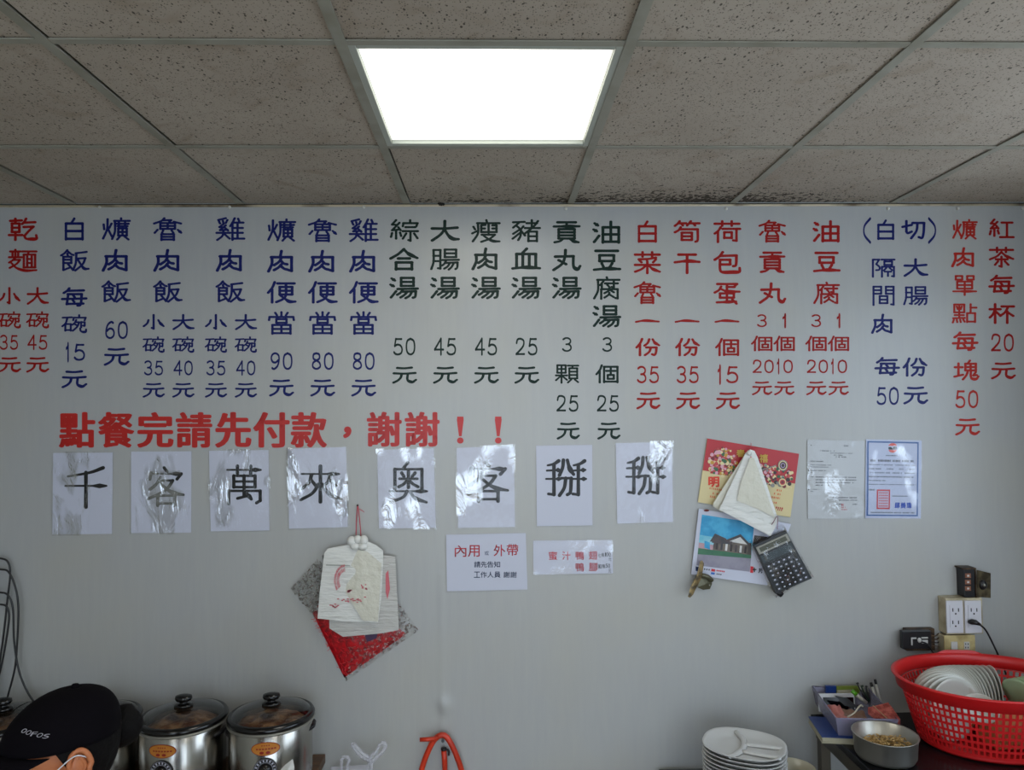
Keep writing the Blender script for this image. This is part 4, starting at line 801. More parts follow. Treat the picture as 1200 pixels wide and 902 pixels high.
# ================================================================ hose, black cables
M_hose = mat('red_rubber_hose', '#cf3610', .35, mottle=('#b02a0c', 10, .4, .6))
t = thing('red_hose', 'red rubber hose looped over a hook low on the wall', 'hose')
b = MB(); b.tube(spline([at(489, 925, -.037), at(494, 902, -.037), at(500, 884, -.036), at(508, 868, -.036), at(516, 861.5, -.036), at(523, 863, -.037), at(530, 874, -.038), at(536, 888, -.038), at(541, 903, -.037), at(546, 925, -.036)]), .0098, 14); b.build('loop', M_hose, t, smooth=True)
b = MB(); b.tube([at(492, 866.5, -.060), at(502, 866, -.060), at(513, 865, -.056)], .0072, 12); b.build('hose_end', M_hose, t, smooth=True)
b = MB(); b.tube([at(520, 877, -.026), at(521, 890, -.026), at(522, 925, -.026)], .0095, 12); b.build('short_hose', M_hose, t, smooth=True)
b = MB(); b.tube([at(520, 876.2, -.026), at(520.05, 878.5, -.026)], .0105, 12); b.tube(spline([at(523, 878, -.022), at(526, 880, -.022), at(526, 885, -.024)]), .004, 8); b.build('hook', M_bk, t, smooth=True)
b = MB(); b.tube([at(519, 868, -.013), at(519, 868, -.05)], .006, 8); b.build('peg', M_bk, t)
cabs = [('outermost black cable loop hanging at the left edge, ending behind the cap', [(-14,653),(0,654),(9,658),(12,672),(9,700),(4,745),(-2,790),(-4,830)], -.03),
        ('black cable loop hanging at the left edge, second one down, swinging widest', [(-14,666),(0,667),(10,670),(18,688),(21.5,712),(20,755),(17,785),(9,816),(4,840)], -.04),
        ('black cable loop hanging at the left edge that runs behind the crown of the cap', [(-14,693),(0,694),(9,697),(15,712),(16.5,750),(22,785),(33,812),(48,832)], -.05),
        ('lowest black cable loop hanging at the left edge, curving back out of view', [(-14,708),(0,708),(8,711),(10.5,725),(6,757),(0,787),(-8,815)], -.06)]
for lb, pts, Y in cabs:
    b = MB(); b.tube(spline([at(x, y, Y + (.02 if i == 0 else 0)) for i, (x, y) in enumerate(pts)]), .0034, 8)
    o = b.build('black_cable', M_bk, None, smooth=True); o['label'] = lb; o['category'] = 'cable'
t = thing('cable_bracket', 'black wall bracket the black cables hang from', 'bracket')
b = MB(); p = at(-12, 680, -.03); b.box((p.x-.03, -.07, p.z-.11), (p.x+.01, -.004, p.z+.11)); b.build('bracket', M_bk, t)
# ================================================================ left counter with the soup warmers
CT = .60
def wood_mat():
    return mat('brown_wood', '#5e4128', .45, mottle=('#3f2a1a', 12, .35, .65), ms=(1, 8, 1))
M_wood = wood_mat(); M_steel = mat('brushed_steel', '#a5a29c', .22, 1, bump=(120, .0004), bs=(1, 1, .02)); M_darkmetal = mat('dark_metal', '#2c2b2c', .4, .6)
t = thing('wooden_counter', 'low brown wooden counter under the row of steel soup warmers', 'counter')
xr = atz(381, 884, CT).x
b = MB(); b.box((XL+.02, -.52, CT-.03), (xr, -.012, CT)); b.build('worktop', M_wood, t, bevel=.002)
for x in (XL+.06, xr-.06):
    for y in (-.49, -.04): b = MB(); b.box((x-.02, y-.02, 0), (x+.02, y+.02, CT-.031)); b.build('leg', M_darkmetal, t)
M_rim = mat('black_gloss_rim', '#0b0a0b', .2); M_glass = film_mat('glass_lid', .03, 1.6, .0005, 5, (1, 1, 1), (.95, .96, .95)); M_soup = mat('brown_braised_food', '#5f3820', .45, bump=(60, .01), mottle=('#a07a56', 26, .42, .62))
M_stick = mat('orange_sticker', '#c07a2c', .4); M_sred = mat('sticker_red', '#8d1f14', .4); M_dial = mat('black_dial', '#0c0c0e', .3)
def warmer(px, py, ang, label):
    c = at(px, py, -.195); R = .1335; z0 = CT; zr = .806
    t = thing('soup_warmer', label, 'soup warmer', (c.x, -.195, z0), (0, 0, ang), 'row of steel soup warmers')
    H = zr - z0
    b = MB(); b.lathe([(0, .012), (R-.012, .012), (R-.004, .016), (R-.002, .03), (R-.002, H-.012), (R-.01, H-.004), (.118, H-.006), (.118, H-.06), (0, H-.06)], 56); b.build('body', M_steel, t, smooth=True)
    for k in range(4): a = math.radians(45+90*k); b = MB(); b.lathe([(0, 0), (.014, 0), (.012, .013), (0, .013)], 12, Matrix.Translation((.1*math.cos(a), .1*math.sin(a), 0))); b.build('foot', M_bk, t)
    b = MB(); b.lathe([(R-.004, H-.010), (R+.005, H-.007), (R+.006, H-.003), (R, H)], 56); b.build('steel_lip', M_silver, t, smooth=True)
    b = MB(); b.lathe([(.112, H+.0005), (R+.004, H+.0005), (R+.0055, H+.008), (R+.001, H+.016), (R-.008, H+.019), (.122, H+.017), (.118, H+.010), (.112, H+.0005)], 56); b.build('rim', M_rim, t, smooth=True)
    b = MB(); b.grid(24, 24, lambda u, v: (lambda r, a: (r*math.cos(a), r*math.sin(a), H-.004+.012*noise.noise(Vector((r*math.cos(a)*22, r*math.sin(a)*22, px)))+.006*noise.noise(Vector((r*math.cos(a)*60, r*math.sin(a)*60, px)))-.02*(r/.116)**4))(.1155*v, u*6.28319)); b.build('food', M_soup, t, smooth=True)
    b = MB(); b.lathe([(.1245, H+.0175), (.118, H+.022), (.09, H+.032), (.05, H+.039), (.0, H+.042)], 48); lid = b.build('glass_lid', M_glass, t, smooth=True)
    b = MB(); b.lathe([(.0, H+.041), (.030, H+.041), (.031, H+.046), (.024, H+.050), (.013, H+.051), (.013, H+.058), (.024, H+.060), (.028, H+.066), (.026, H+.074), (.012, H+.078), (0, H+.0785)], 28, sx=1.0, sy=.8); b.build('knob', M_rim, lid, smooth=True)
    for s in (-1, 1):
        b = MB(); b.tube(spline([(s*(R-.014), -.04, H-.035), (s*(R+.001), -.02, H-.033), (s*(R+.002), 0, H-.032), (s*(R+.001), .02, H-.033), (s*(R-.014), .04, H-.035)]), .0065, 10); b.build('handle', M_bk, t, smooth=True)
    def front(u, z, r): a = u/R; return (r*math.sin(a), -r*math.cos(a), z)
    def oval(b, u0, z0_, ru, rz, r, n=26):
        b.add([front(u0+ru*math.cos(6.2832*k/n), z0_+rz*math.sin(6.2832*k/n), r) for k in range(n)] + [front(u0, z0_, r)], [(k, (k+1) % n, n) for k in range(n)])
    b = MB(); oval(b, 0, H-.045, .044, .021, R+.0006); st = b.build('oval_sticker', M_sred, t, smooth=True)
    b = MB(); oval(b, 0, H-.045, .0415, .019, R+.0010); b.build('sticker_field', M_stick, st, smooth=True)
    b = MB()
    for k in range(7): u = -.028+.009*k; b.add([front(u, H-.047, R+.0015), front(u+.006, H-.047, R+.0015), front(u+.006, H-.0425, R+.0015), front(u, H-.0425, R+.0015)], [(0,1,2,3)])
    for k in range(4): u = -.012+.007*k; b.add([front(u, H-.036, R+.0015), front(u+.004, H-.036, R+.0015), front(u+.004, H-.0325, R+.0015), front(u, H-.0325, R+.0015)], [(0,1,2,3)])
    oval(b, -.011, H-.056, .007, .0045, R+.0015, 10); oval(b, .008, H-.056, .007, .0045, R+.0015, 10); b.build('sticker_print', M_sred, st, kind='stuff')
    b = MB(); M_ = Matrix.Translation((0, -R+.001, H-.108)) @ Matrix.Rotation(math.pi/2, 4, 'X'); b.lathe([(0, .004), (.036, .004), (.036, 0)], 32, M_); dl = b.build('dial_plate', M_dial, t)
    b = MB(); b.lathe([(.0225, .0046), (.0235, .0046)], 32, M_); b.lathe([(.0330, .0046), (.0338, .0046)], 32, M_)
    for k in range(16):
        a = math.radians(k*20-60); m_ = M_ @ Matrix.Rotation(a, 4, 'Z'); b.add([m_ @ Vector(q) for q in ((.0255, -.0022, .0046), (.0315, -.0022, .0046), (.0315, .0022, .0046), (.0255, .0022, .0046))], [(0,1,2,3)])
    b.build('dial_marks', M_paper, dl, kind='stuff')
    b = MB(); b.lathe([(.019, .0045), (.018, .018), (0, .019)], 24, M_); b.build('dial_knob', M_rim, dl, smooth=True)
    return t
warmer(3, 846, math.radians(-4), 'steel soup warmer at the far left, mostly hidden by the black cap')
warmer(112, 845, math.radians(-4), 'steel soup warmer half hidden just behind the black cap')
warmer(215, 842.5, math.radians(-5), 'steel soup warmer with a glass lid, the middle one in full view')
warmer(318, 840, math.radians(9), 'steel soup warmer with a glass lid at the right end of the row')
t = thing('white_rag', 'scrap of white plastic leaning on the dial of the rightmost soup warmer', 'rag')
b = MB(); poly(b, [(343,889),(345,898),(344,925),(322,925),(326,905),(334,896)], -.365, .003, .012); b.build('sheet', M_wbag, t)
# thin clear bags
M_thin = film_mat('milky_bag_film', .2, .9, .02, 40, (1, 1, .6), (.90, .90, .93), patches=30)
M_milk = bpy.data.materials.new('translucent_white_film'); M_milk.use_nodes = True; _b = M_milk.node_tree.nodes['Principled BSDF']; _b.inputs['Base Color'].default_value = (.62, .62, .68, 1); _b.inputs['Roughness'].default_value = .35; _b.inputs['Alpha'].default_value = .38
t = thing('tied_thin_bag', 'thin translucent bag with two upright tied handles, left of the red hose', 'bag')
YB = -.09
for pts, r in (([(402,925),(400,893),(404,887),(409,890),(406,901),(403,925)], .007), ([(436,925),(434,892),(428,889),(421,884),(415,876),(413,872),(416,873),(424,882),(432,887)], .0075), ([(430,891),(440,881),(446,872),(450,870),(451,876),(447,882),(440,888),(432,896)], .0085)):
    b = MB(); n = len(spline(P3(pts, YB))); b.tube(spline(P3(pts, YB)), [r*(.8+.35*noise.noise(Vector((i*.9, r*900, 2)))) for i in range(n)], 10); b.build('handle', M_milk, t, smooth=True)
b = MB(); cushion(b, [(392,889),(436,886),(444,930),(388,930)], YB+.03, .07, .012, 4, 18, 30); b.build('bag_body', M_milk, t, smooth=True)
t = thing('small_food_bag', 'small clear bag of food in front of the two left soup warmers', 'bag')
p = at(160, 905, -.36); b = MB(); b.sph((p.x, -.40, .655), (.060, .040, .055), 20, 12); b.v = [tuple(Vector(v)+Vector((.006, .006, .008))*noise.noise(Vector(v)*40)) for v in b.v]; b.build('bag_film', M_clear, t, smooth=True)
b = MB(); b.sph((p.x, -.40, .645), (.045, .03, .035), 16, 10); b.v = [tuple(Vector(v)+Vector((.006, .006, .008))*noise.noise(Vector(v)*60)) for v in b.v]; b.build('food', M_soup, t, smooth=True)

# ================================================================ low table, oval plates, bowl
M_lam = mat('grey_laminate', '#4a4a4a', .4); M_por = mat('white_melamine', '#bcbcba', .3); M_cream2 = mat('cream_melamine', '#a59f8b', .3)
t = thing('low_side_table', 'low grey side table carrying the stack of oval plates and the cream bowl', 'table')
b = MB(); b.box((.58, -.56, .50), (1.095, -.03, .53)); b.build('tabletop', M_lam, t, bevel=.002)
for x in (.61, 1.065):
    for y in (-.53, -.06): b = MB(); b.box((x-.018, y-.018, 0), (x+.018, y+.018, .4995)); b.build('leg', M_darkmetal, t)
pc = at(872, 872, -.30); PX = pc.x
def superell(a, rx, ry, n=2.5):
    c, s_ = math.cos(a), math.sin(a); return (rx*abs(c)**(2/n)*(1 if c > 0 else -1), ry*abs(s_)**(2/n)*(1 if s_ > 0 else -1))
def oval_plate(nm, label, loc, rot, mt, div=True):
    t = thing('oval_plate', label, 'plate', loc, rot, 'stack of oval divided plates')
    b = MB(); S = 56; prof = [(0.0, .0), (.62, .0), (.80, .003), (.93, .014), (1.0, .0165), (1.012, .0155), (.95, .0125), (.82, .0005), (.78, -.003), (0, -.003)]
    for r, z in prof:
        for k in range(S):
            x, y = superell(2*math.pi*k/S, .127*max(r, .001), .112*max(r, .001)); b.v.append((x, y, z))
    for i in range(len(prof)-1):
        for k in range(S): b.f.append((i*S+k, i*S+(k+1) % S, (i+1)*S+(k+1) % S, (i+1)*S+k))
    b.mi = [0]*len(b.f); b.build('dish', mt, t, smooth=True)
    if div:
        for pts_ in (((-.040, .098), (-.012, .055), (-.002, 0), (-.012, -.055), (-.034, -.098)), ((.0, .022), (.06, .030), (.119, .032)), ((.0, -.032), (.06, -.036), (.117, -.038))):
            b = MB(); b.tube([Vector((p.x, p.y, 0)) for p in spline([(x, y, 0) for x, y in pts_], 6)], .0105, 12)
            b.v = [(x, y, .0015+z*(.75 if z > 0 else .1)+.0035*min(1, (x*x+y*y)/.012)) for x, y, z in b.v]; b.build('divider', M_por, t, smooth=True)
    return t
zt = pc.z; RZ = math.radians(-28); NP = 15; dz = .0125
oval_plate('', 'white oval plate with three compartments, the top one of the stack', (PX, -.30, zt-.012), (0, 0, RZ), M_por)
first = None
for k in range(1, NP):
    z = zt-.012-k*dz
    jx, jy, jr = random.uniform(-.002, .002), random.uniform(-.002, .002), random.uniform(-.03, .03)
    if first is None: first = oval_plate('', 'white oval plate somewhere below the top of the stack', (PX+jx, -.30+jy, z), (0, 0, RZ+jr), M_por, False); o = first
    else: o = dup(first, loc=(PX+jx, -.30+jy, z), rot=(0, 0, RZ+jr))
zlow = zt-.012-(NP-1)*dz-.003
bpy.data.objects['tabletop'].location.z = 0
t = thing('upturned_tray', 'plain grey tray the oval plate stack stands on', 'tray'); 
b = MB(); b.box((PX-.12, -.41, .5303), (PX+.11, -.19, zlow-.0003)); b.build('block', M_lam, t, bevel=.004)
bc = atz(929, 899, .66)
t = thing('cream_bowl', 'cream melamine bowl standing right of the oval plate stack', 'bowl', (bc.x, bc.y, .5303))
hb = .66-.5303
b = MB(); b.lathe([(0, 0), (.035, 0), (.036, .006), (.050, .03), (.064, .07), (.070, hb-.004), (.0705, hb), (.068, hb), (.062, .07), (.046, .034), (.0, .026)], 40); b.build('dish', M_cream2, t, smooth=True)
# ================================================================ steel table and what stands on it
TZ = .722
M_ttop = mat('dark_steel_top', '#3b3d42', .25, .8, mottle=('#2b2c30', 6, .4, .6)); M_tframe = mat('dull_steel_frame', '#5c564c', .45, .5)
xl = 1.118
t = thing('steel_table', 'dark stainless steel table carrying the notebook, steel bowl and red basket', 'table')
b = MB(); b.box((xl, -.80, TZ-.025), (XR-.03, -.055, TZ)); b.build('tabletop', M_ttop, t, bevel=.003)
b = MB(); b.box((xl+.012, -.78, TZ-.075), (xl+.032, -.07, TZ-.0255)); b.build('side_rail', M_tframe, t)
for x in (xl+.03, XR-.06):
    for y in (-.76, -.09): b = MB(); b.box((x-.016, y-.016, 0), (x+.016, y+.016, TZ-.0755)); b.build('leg', M_tframe, t)
b = MB(); b.box((xl+.02, -.77, .20), (XR-.05, -.03, .215)); b.build('lower_shelf', M_tframe, t)
# notebook
M_nblue = mat('navy_cover', '#12306e', .35); M_pages = mat('cream_page_block', '#a39e88', .7, bump=(300, .0006), bs=(.02, .02, 1))
nA, nB = atz(947, 839, .7435), atz(963, 863, .7435); ang = math.atan2(nA.x-nB.x, nA.y-nB.y)
dv = (nA-nB); L_ = dv.length; n_x = Vector((-dv.y, dv.x, 0)).normalized(); n_x = -n_x if n_x.x < 0 else n_x
MN = Matrix.Translation((nB.x, nB.y, TZ)) @ Matrix((( n_x.x, dv.x/L_, 0, 0), (n_x.y, dv.y/L_, 0, 0), (0, 0, 1, 0), (0, 0, 0, 1)))
t = thing('notebook', 'thick navy-covered notebook under the translucent tray', 'notebook')
b = MB(); b.box((.002, .002, .0035), (.205, L_-.002, .0185), MN); b.build('page_block', M_pages, t)
b = MB(); b.box((0, 0, .019), (.21, L_, .0215), MN); b.build('front_cover', M_nblue, t, bevel=.0008)
b = MB(); b.box((0, 0, .0006), (.21, L_, .0030), MN); b.build('back_cover', M_pages, t)
# translucent tray, four slanted sides
NZ = TZ+.0220
M_tray = bpy.data.materials.new('translucent_lilac_plastic'); M_tray.use_nodes = True; _b = M_tray.node_tree.nodes['Principled BSDF']; _b.inputs['Base Color'].default_value = lin('#8b88a0'); _b.inputs['Roughness'].default_value = .25; _b.inputs['Alpha'].default_value = .6
RZt = .801
c0, c1 = atz(952, 804, RZt), atz(980, 841.5, RZt); c2 = atz(1052, 843, RZt); c3 = c2 + (c0-c1)*.95
b0, b1, b2, b3 = [Vector((c.x*.91+cc.x*.09, c.y*.93+cc.y*.07, NZ+.0006)) for c in (c0, c1, c2, c3) for cc in [(c0+c1+c2+c3)/4]]
t = thing('translucent_tray', 'translucent lilac tray of pens and phones on the navy notebook', 'tray')
b = MB(); b.add([c0, c1, c2, c3, b0, b1, b2, b3], [(0,1,5,4),(1,2,6,5),(2,3,7,6),(3,0,4,7),(4,5,6,7)]); b.build('basin', M_tray, t, solid=.0022, off=-1)
b = MB(); b.tube([c0, c1, c2, c3], .0022, 6, closed=True); b.build('lip', M_tray, t, smooth=True)
def inb(u, v, z):                       # a place in the tray: u left-right, v back-front
    p = (c0*(1-u)+c3*u)*(1-v) + (c1*(1-u)+c2*u)*v; return Vector((p.x, p.y, z))
def plank(b, p, q, wdt, th, up=Vector((0, 0, 1))):
    d = (q-p).normalized(); sd = d.cross(up).normalized(); n2 = sd.cross(d).normalized(); sd = sd*wdt/2; n2 = n2*th/2
    vs = [p-sd-n2, p+sd-n2, q+sd-n2, q-sd-n2, p-sd+n2, p+sd+n2, q+sd+n2, q-sd+n2]; b.add(vs, [(0,3,2,1),(4,5,6,7),(0,1,5,4),(1,2,6,5),(2,3,7,6),(3,0,4,7)])
def frame_at(px, py, Y): return at(px, py, Y)
M_phw = mat('white_phone_frame', '#b9b9bc', .25); M_scr = mat('dark_glass_screen', '#0a0b12', .12); M_yg = mat('yellow_green_cover', '#6c7a2c', .45); M_gcap = mat('bright_green_cap', '#58a01e', .35); M_pen = mat('white_pen_barrel', '#b4b2a8', .3); M_pinkc = mat('salmon_paper_edge', '#a8574a', .6, mottle=('#7d3027', 70, .4, .6)); M_bnd = mat('rubber_band', '#9a7c5c', .6)
yb = c0.y*.5+c3.y*.5
def quadslab(b, pts, nv):
    vs = [Vector(p) for p in pts] + [Vector(p)+nv for p in pts]; b.add(vs, [(3,2,1,0),(4,5,6,7),(0,1,5,4),(1,2,6,5),(2,3,7,6),(3,0,4,7)])
# standing things: measured outline at a depth inside the tray
def prop(name, label, cat, pts, Y, m, th=.008, bevel=.0008, dY=None):
    t = thing(name, label, cat); b = MB(); P = [at(x, y, Y+(dY[i] if dY else 0)) for i, (x, y) in enumerate(pts)]; quadslab(b, P[::-1], Vector((0, th, 0))); b.build('body', m, t, bevel=bevel); return t, P
Yk = c0.y-.028
t, P = prop('booklet', 'dark blue booklet end standing at the back of the tray', 'booklet', [(968,803.5),(980,804),(980,820),(968,820)], Yk-.004, M_nblue, .010)
t, P = prop('card_folder', 'yellow-green folder lying behind the phones in the tray', 'folder', [(980.5,804),(1007,803.5),(1009,819),(980.5,820)], Yk-.002, M_yg, .006)
b = MB(); quadslab(b, P3([(981,808.5),(1000,808),(1000,813),(981,813)], Yk-.0035)[::-1], Vector((0, .001, 0))); b.build('page_edge', M_pages, t)
t, P = prop('phone', 'white-framed phone with a dark screen leaning in the left of the tray', 'phone', [(958.5,812.5),(1001,812.5),(1003,834),(960,834)], Yk-.012, M_phw, .005, dY=(0, 0, -.03, -.03))
b = MB(); quadslab(b, [at(x, y, Y) for x, y, Y in ((964,814,Yk-.0135),(1000,814,Yk-.0135),(1001,832,Yk-.0425),(966,832,Yk-.0425))][::-1], Vector((0, .0010, 0))); b.build('screen', M_scr, t)
t, P = prop('phone', 'second smaller dark phone lying tilted in front of the white-framed one', 'phone', [(978,815),(993,818),(1008,830),(990,827)], Yk-.05, M_case, .005, dY=(0, 0, -.02, -.02))
b = MB(); quadslab(b, [at(x, y, Y) for x, y, Y in ((980,816.5,Yk-.0520),(992,819,Yk-.0520),(1003,828,Yk-.0655),(990,826,Yk-.0655))][::-1], Vector((0, .0010, 0))); b.build('screen', M_scr, t)
t = thing('marker_pen', 'white marker pen with a bright green cap lying across the tray', 'pen')
p, q, r_ = at(998.5, 809, Yk-.055), at(1003.5, 813.8, Yk-.06), at(1015.5, 823.5, Yk-.07)
b = MB(); b.tube([q, r_], .0062, 12); b.build('barrel', M_pen, t, smooth=True)
b = MB(); b.tube([p, q], .0072, 12); b.build('cap', M_gcap, t, smooth=True)
for i, (x0, y0, x1, y1, lb) in enumerate(((1020.5, 799.5, 1028, 823, 'white pen with a black cap standing in the tray, the left of two'), (1025.3, 795.8, 1031.5, 822, 'white pen with a black cap standing in the tray, the taller right one'))):
    t = thing('capped_pen', lb, 'pen'); Yp = Yk-.03+.012*i; p, r_ = at(x0, y0, Yp), at(x1, y1, Yp-.03); q = p.lerp(r_, .22)
    b = MB(); b.tube([q, r_], .0042, 10); b.build('barrel', M_pen, t, smooth=True); b = MB(); b.tube([p, q], .0048, 10); b.build('cap', M_bk, t, smooth=True)
for i, (x0, y0, x1, y1, r, lb) in enumerate(((1004.5, 799.5, 1016, 822, .0045, 'black pen leaning left among the pens in the tray'), (1010, 803, 1018.5, 822, .005, 'dark green pen leaning beside the black pen'), (1015, 803.5, 1020, 822, .0045, 'short black pen between the green pen and the white pens'))):
    t = thing('dark_pen', lb, 'pen'); Yp = Yk-.02+.010*i; b = MB(); p, r_ = at(x0, y0, Yp), at(x1, y1, Yp-.03); b.tube([p, r_], r, 10); b.build('barrel', mat('dark_green_plastic', '#122a1c', .4) if i == 1 else M_bk, t, smooth=True); b = MB(); b.tube([p.lerp(r_, .05)+Vector((0, -.006, 0)), p.lerp(r_, .35)+Vector((0, -.006, 0))], .0012, 6); b.build('clip', M_silver, t)
t = thing('card_bundle', 'banded block of salmon-edged cards at the right end of the tray', 'cards')
Yc = c2.y+.045
MC = [at(x, y, Y) for x, y, Y in ((1017,829,Yc),(1034,842.5,Yc-.03),(1055,842,Yc-.03),(1041,823,Yc+.02))]
hgt = Vector((0, 0, -.020))
for k in range(12):
    a, c_ = k/12, (k+.86)/12; b = MB(); A = [MC[0].lerp(MC[1], a), MC[0].lerp(MC[1], c_), MC[3].lerp(MC[2], c_), MC[3].lerp(MC[2], a)]; off = Vector((0, 0, random.uniform(-.0015, .0015)))
    b.add([p+off for p in A] + [p+hgt for p in A], [(0,1,2,3),(7,6,5,4),(1,0,4,5),(2,1,5,6),(3,2,6,7),(0,3,7,4)]); b.build('card', M_pinkc, t)
b = MB(); A = [MC[0].lerp(MC[3], .25), MC[1].lerp(MC[2], .25)]; b.tube([A[0]+hgt, A[0]+Vector((0, 0, .003)), A[1]+Vector((0, 0, .003)), A[1]+hgt], .0015, 6); b.build('rubber_band', M_bnd, t)
t = thing('paper_slips', 'crumpled pink and brown paper slips in the front of the tray', 'paper'); rr = random.Random(8)
b = MB()
def crump(b, u0, v0, u1, v1, z, amp, seed):
    b.grid(14, 10, lambda u, v: inb(u0+(u1-u0)*u, v0+(v1-v0)*v, z+amp*noise.noise(Vector((u*3.1, v*2.7, seed)))))
crump(b, .04, .45, .28, .92, RZt-.016, .016, 2); b.build('pink_slip', mat('pink_paper', '#b06a62', .6), t, solid=.0005)
b = MB(); crump(b, .22, .55, .62, .94, RZt-.020, .014, 5); b.build('brown_slip', mat('brown_paper', '#7a5a48', .6), t, solid=.0005)
t = thing('rubber_strap', 'short pale strap lying over the paper slips in the tray', 'strap')
b = MB(); b.tube(spline([at(993, 840, c1.y+.010), at(1001, 835, c1.y+.016), at(1008, 826.5, c1.y+.03), at(1011, 827.5, c1.y+.034)]), .0026, 6); b.build('strap', mat('pale_strap', '#a39a88', .5), t, smooth=True)
# steel bowl with dried strips
bc = at(1037, 859, -.392)
t = thing('steel_bowl', 'round stainless steel bowl of tan strips in front of the tray', 'bowl', (bc.x, -.392, TZ+.0004)); Hh = bc.z-TZ
M_bsteel = mat('polished_steel', '#a8a59c', .38, .88, bump=(90, .0005), bs=(1, 1, .03))
b = MB(); b.lathe([(0, .001), (.070, .001), (.082, .005), (.088, .016), (.092, Hh-.004), (.0955, Hh-.001), (.0955, Hh+.001), (.0905, Hh-.001), (.0865, .02), (.080, .010), (0, .006)], 56); b.build('bowl_wall', M_bsteel, t, smooth=True)
t2 = thing('dried_strips', 'heap of tan dried strips inside the steel bowl', 'food', (bc.x, -.392, TZ+.002)); rr = random.Random(4)
b = MB()
for k in range(360):
    a = rr.random()*6.283; r = .069*math.sqrt(rr.random()); z = .028 + .020*(1-(r/.08)**2)*rr.random() + .008*rr.random() + .012*max(0, math.cos(a))*r/.08
    d = rr.random()*6.283; ln = rr.uniform(.008, .018); p = Vector((r*math.cos(a), r*math.sin(a), z)); e = Vector((math.cos(d)*ln, math.sin(d)*ln, rr.uniform(-.004, .007)))
    mid = Vector((rr.uniform(-.004, .004), rr.uniform(-.004, .004), rr.uniform(0, .004))); b.tube([p-e*.5, p+mid, p+e*.5], rr.uniform(.0012, .0022), 5)
b.build('strips', mat('tan_strip', '#9b7a44', .6, mottle=('#c2a36a', 60, .4, .6)), t2, kind='stuff')
b = MB(); b.lathe([(0, .030), (.06, .028), (.076, .022), (.079, .0125), (0, .011)], 32); b.build('heap_base', mat('tan_heap', '#7c6238', .7, bump=(70, .006)), t2, smooth=True)
# red basket
M_bred = mat('red_plastic', '#c41a1c', .38)
BC = Vector((1.600, -.302, TZ+.001)); RX, RY, BH = .281, .215, .208
t = thing('red_basket', 'big red perforated plastic basket of plates at the right edge', 'basket', tuple(BC))
SEG, ROW = 88, 9
b = MB(); us = []; 
zz = [.018]; 
for r in range(ROW): zz += [zz[-1]+.007, zz[-1]+.0215]
zz = [z for z in zz if z < BH-.036] + [BH-.036]
aa = []
for k in range(SEG): a = 2*math.pi*k/SEG; aa += [a, a+2*math.pi/SEG*.40]
def bpt(a, z): s_ = .78+.22*(z/BH); return (RX*s_*math.cos(a), RY*s_*math.sin(a), z)
na = len(aa)
for z in zz: b.v += [bpt(a, z) for a in aa]
for j in range(len(zz)-1):
    for k in range(na):
        if k % 2 == 1 and j % 2 == 1 and j < len(zz)-2: continue
        b.f.append((j*na+k, j*na+(k+1) % na, (j+1)*na+(k+1) % na, (j+1)*na+k))
b.mi = [0]*len(b.f); b.build('lattice_wall', M_bred, t, solid=.0028, off=-1)
b = MB(); S = 88; pf = [(1.0, BH-.037), (1.02, BH-.036), (1.045, BH-.006), (1.075, BH), (1.075, BH+.004), (1.03, BH+.004), (1.0, BH-.004), (.985, BH-.035), (1.0, BH-.037)]
for r, z in pf:
    for k in range(S): a = 2*math.pi*k/S; b.v.append((RX*.985*r*math.cos(a), RY*.985*r*math.sin(a), z))
for i in range(len(pf)-1):
    for k in range(S): b.f.append((i*S+k, i*S+(k+1) % S, (i+1)*S+(k+1) % S, (i+1)*S+k))
b.mi = [0]*len(b.f); b.build('rim', M_bred, t, smooth=True)
b = MB(); b.lathe([(0, .003), (.755, .003), (.785, .010), (.785, .020), (.76, .012), (0, .008)], 60, Matrix.Diagonal((RX, RY, 1, 1))); b.build('base', M_bred, t)
b = MB(); hp = []
for k in range(13):
    a = math.radians(66+32*(k/12)); hp.append(a)
ring0 = [(RX*1.03*math.cos(a), RY*1.03*math.sin(a), BH) for a in hp]; ring1 = [(RX*1.05*math.cos(a), RY*1.05*math.sin(a), BH+.013*min(1, math.sin(math.pi*k/12)*1.7+.02)) for k, a in enumerate(hp)]
n = len(hp); b.add(ring0+ring1, [(k, k+1, n+k+1, n+k) for k in range(n-1)]); b.build('handle_tab', M_bred, t, solid=.006)
# plates on edge
M_pl = mat('white_glazed_plate', '#c3c4bd', .25); M_grn = mat('pale_green_melamine', '#a9bf98', .35)
def edge_plate(label, group, R_, m, loc, rot):
    o = MB(); o.lathe([(0, 0), (R_*.62, 0), (R_*.70, .001), (R_*.9, .006), (R_, .0075), (R_*1.005, .0062), (R_*.92, .0035), (R_*.7, -.0015), (R_*.62, -.003), (0, -.003)], 40)
    o = o.build('plate', m, None, smooth=True); o['label'] = label; o['category'] = 'plate'; o['group'] = group; o.location = loc; o.rotation_euler = rot; return o
pr0 = None; RP = .096; NPL = 19
for k in range(NPL):
    a = math.radians(190 - 122*k/(NPL-1)); ex, ey = .152, .100
    x = BC.x + .008 + ex*math.cos(a)*.96; y = BC.y + ey*math.sin(a)
    tan = math.atan2(ey*math.cos(a), -ex*math.sin(a))
    loc = (x + .014*k/NPL, y, TZ+BH-RP+.004+.006*math.sin(k*.3)); rot = (math.pi/2*.96, 0, tan-math.pi/2+math.pi)
    if pr0 is None: pr0 = edge_plate('white plate standing on edge in the row inside the red basket', 'white plates on edge in the red basket', RP, M_pl, loc, rot)
    else: dup(pr0, loc=loc, rot=rot)
for k in range(5):
    edge_plate('pale green plate leaning at the right inside the red basket', 'pale green plates in the red basket', .098, M_grn, (BC.x+.105+.020*k, BC.y-.045, TZ+.128+.003*k), (0, math.radians(58), math.radians(14)))
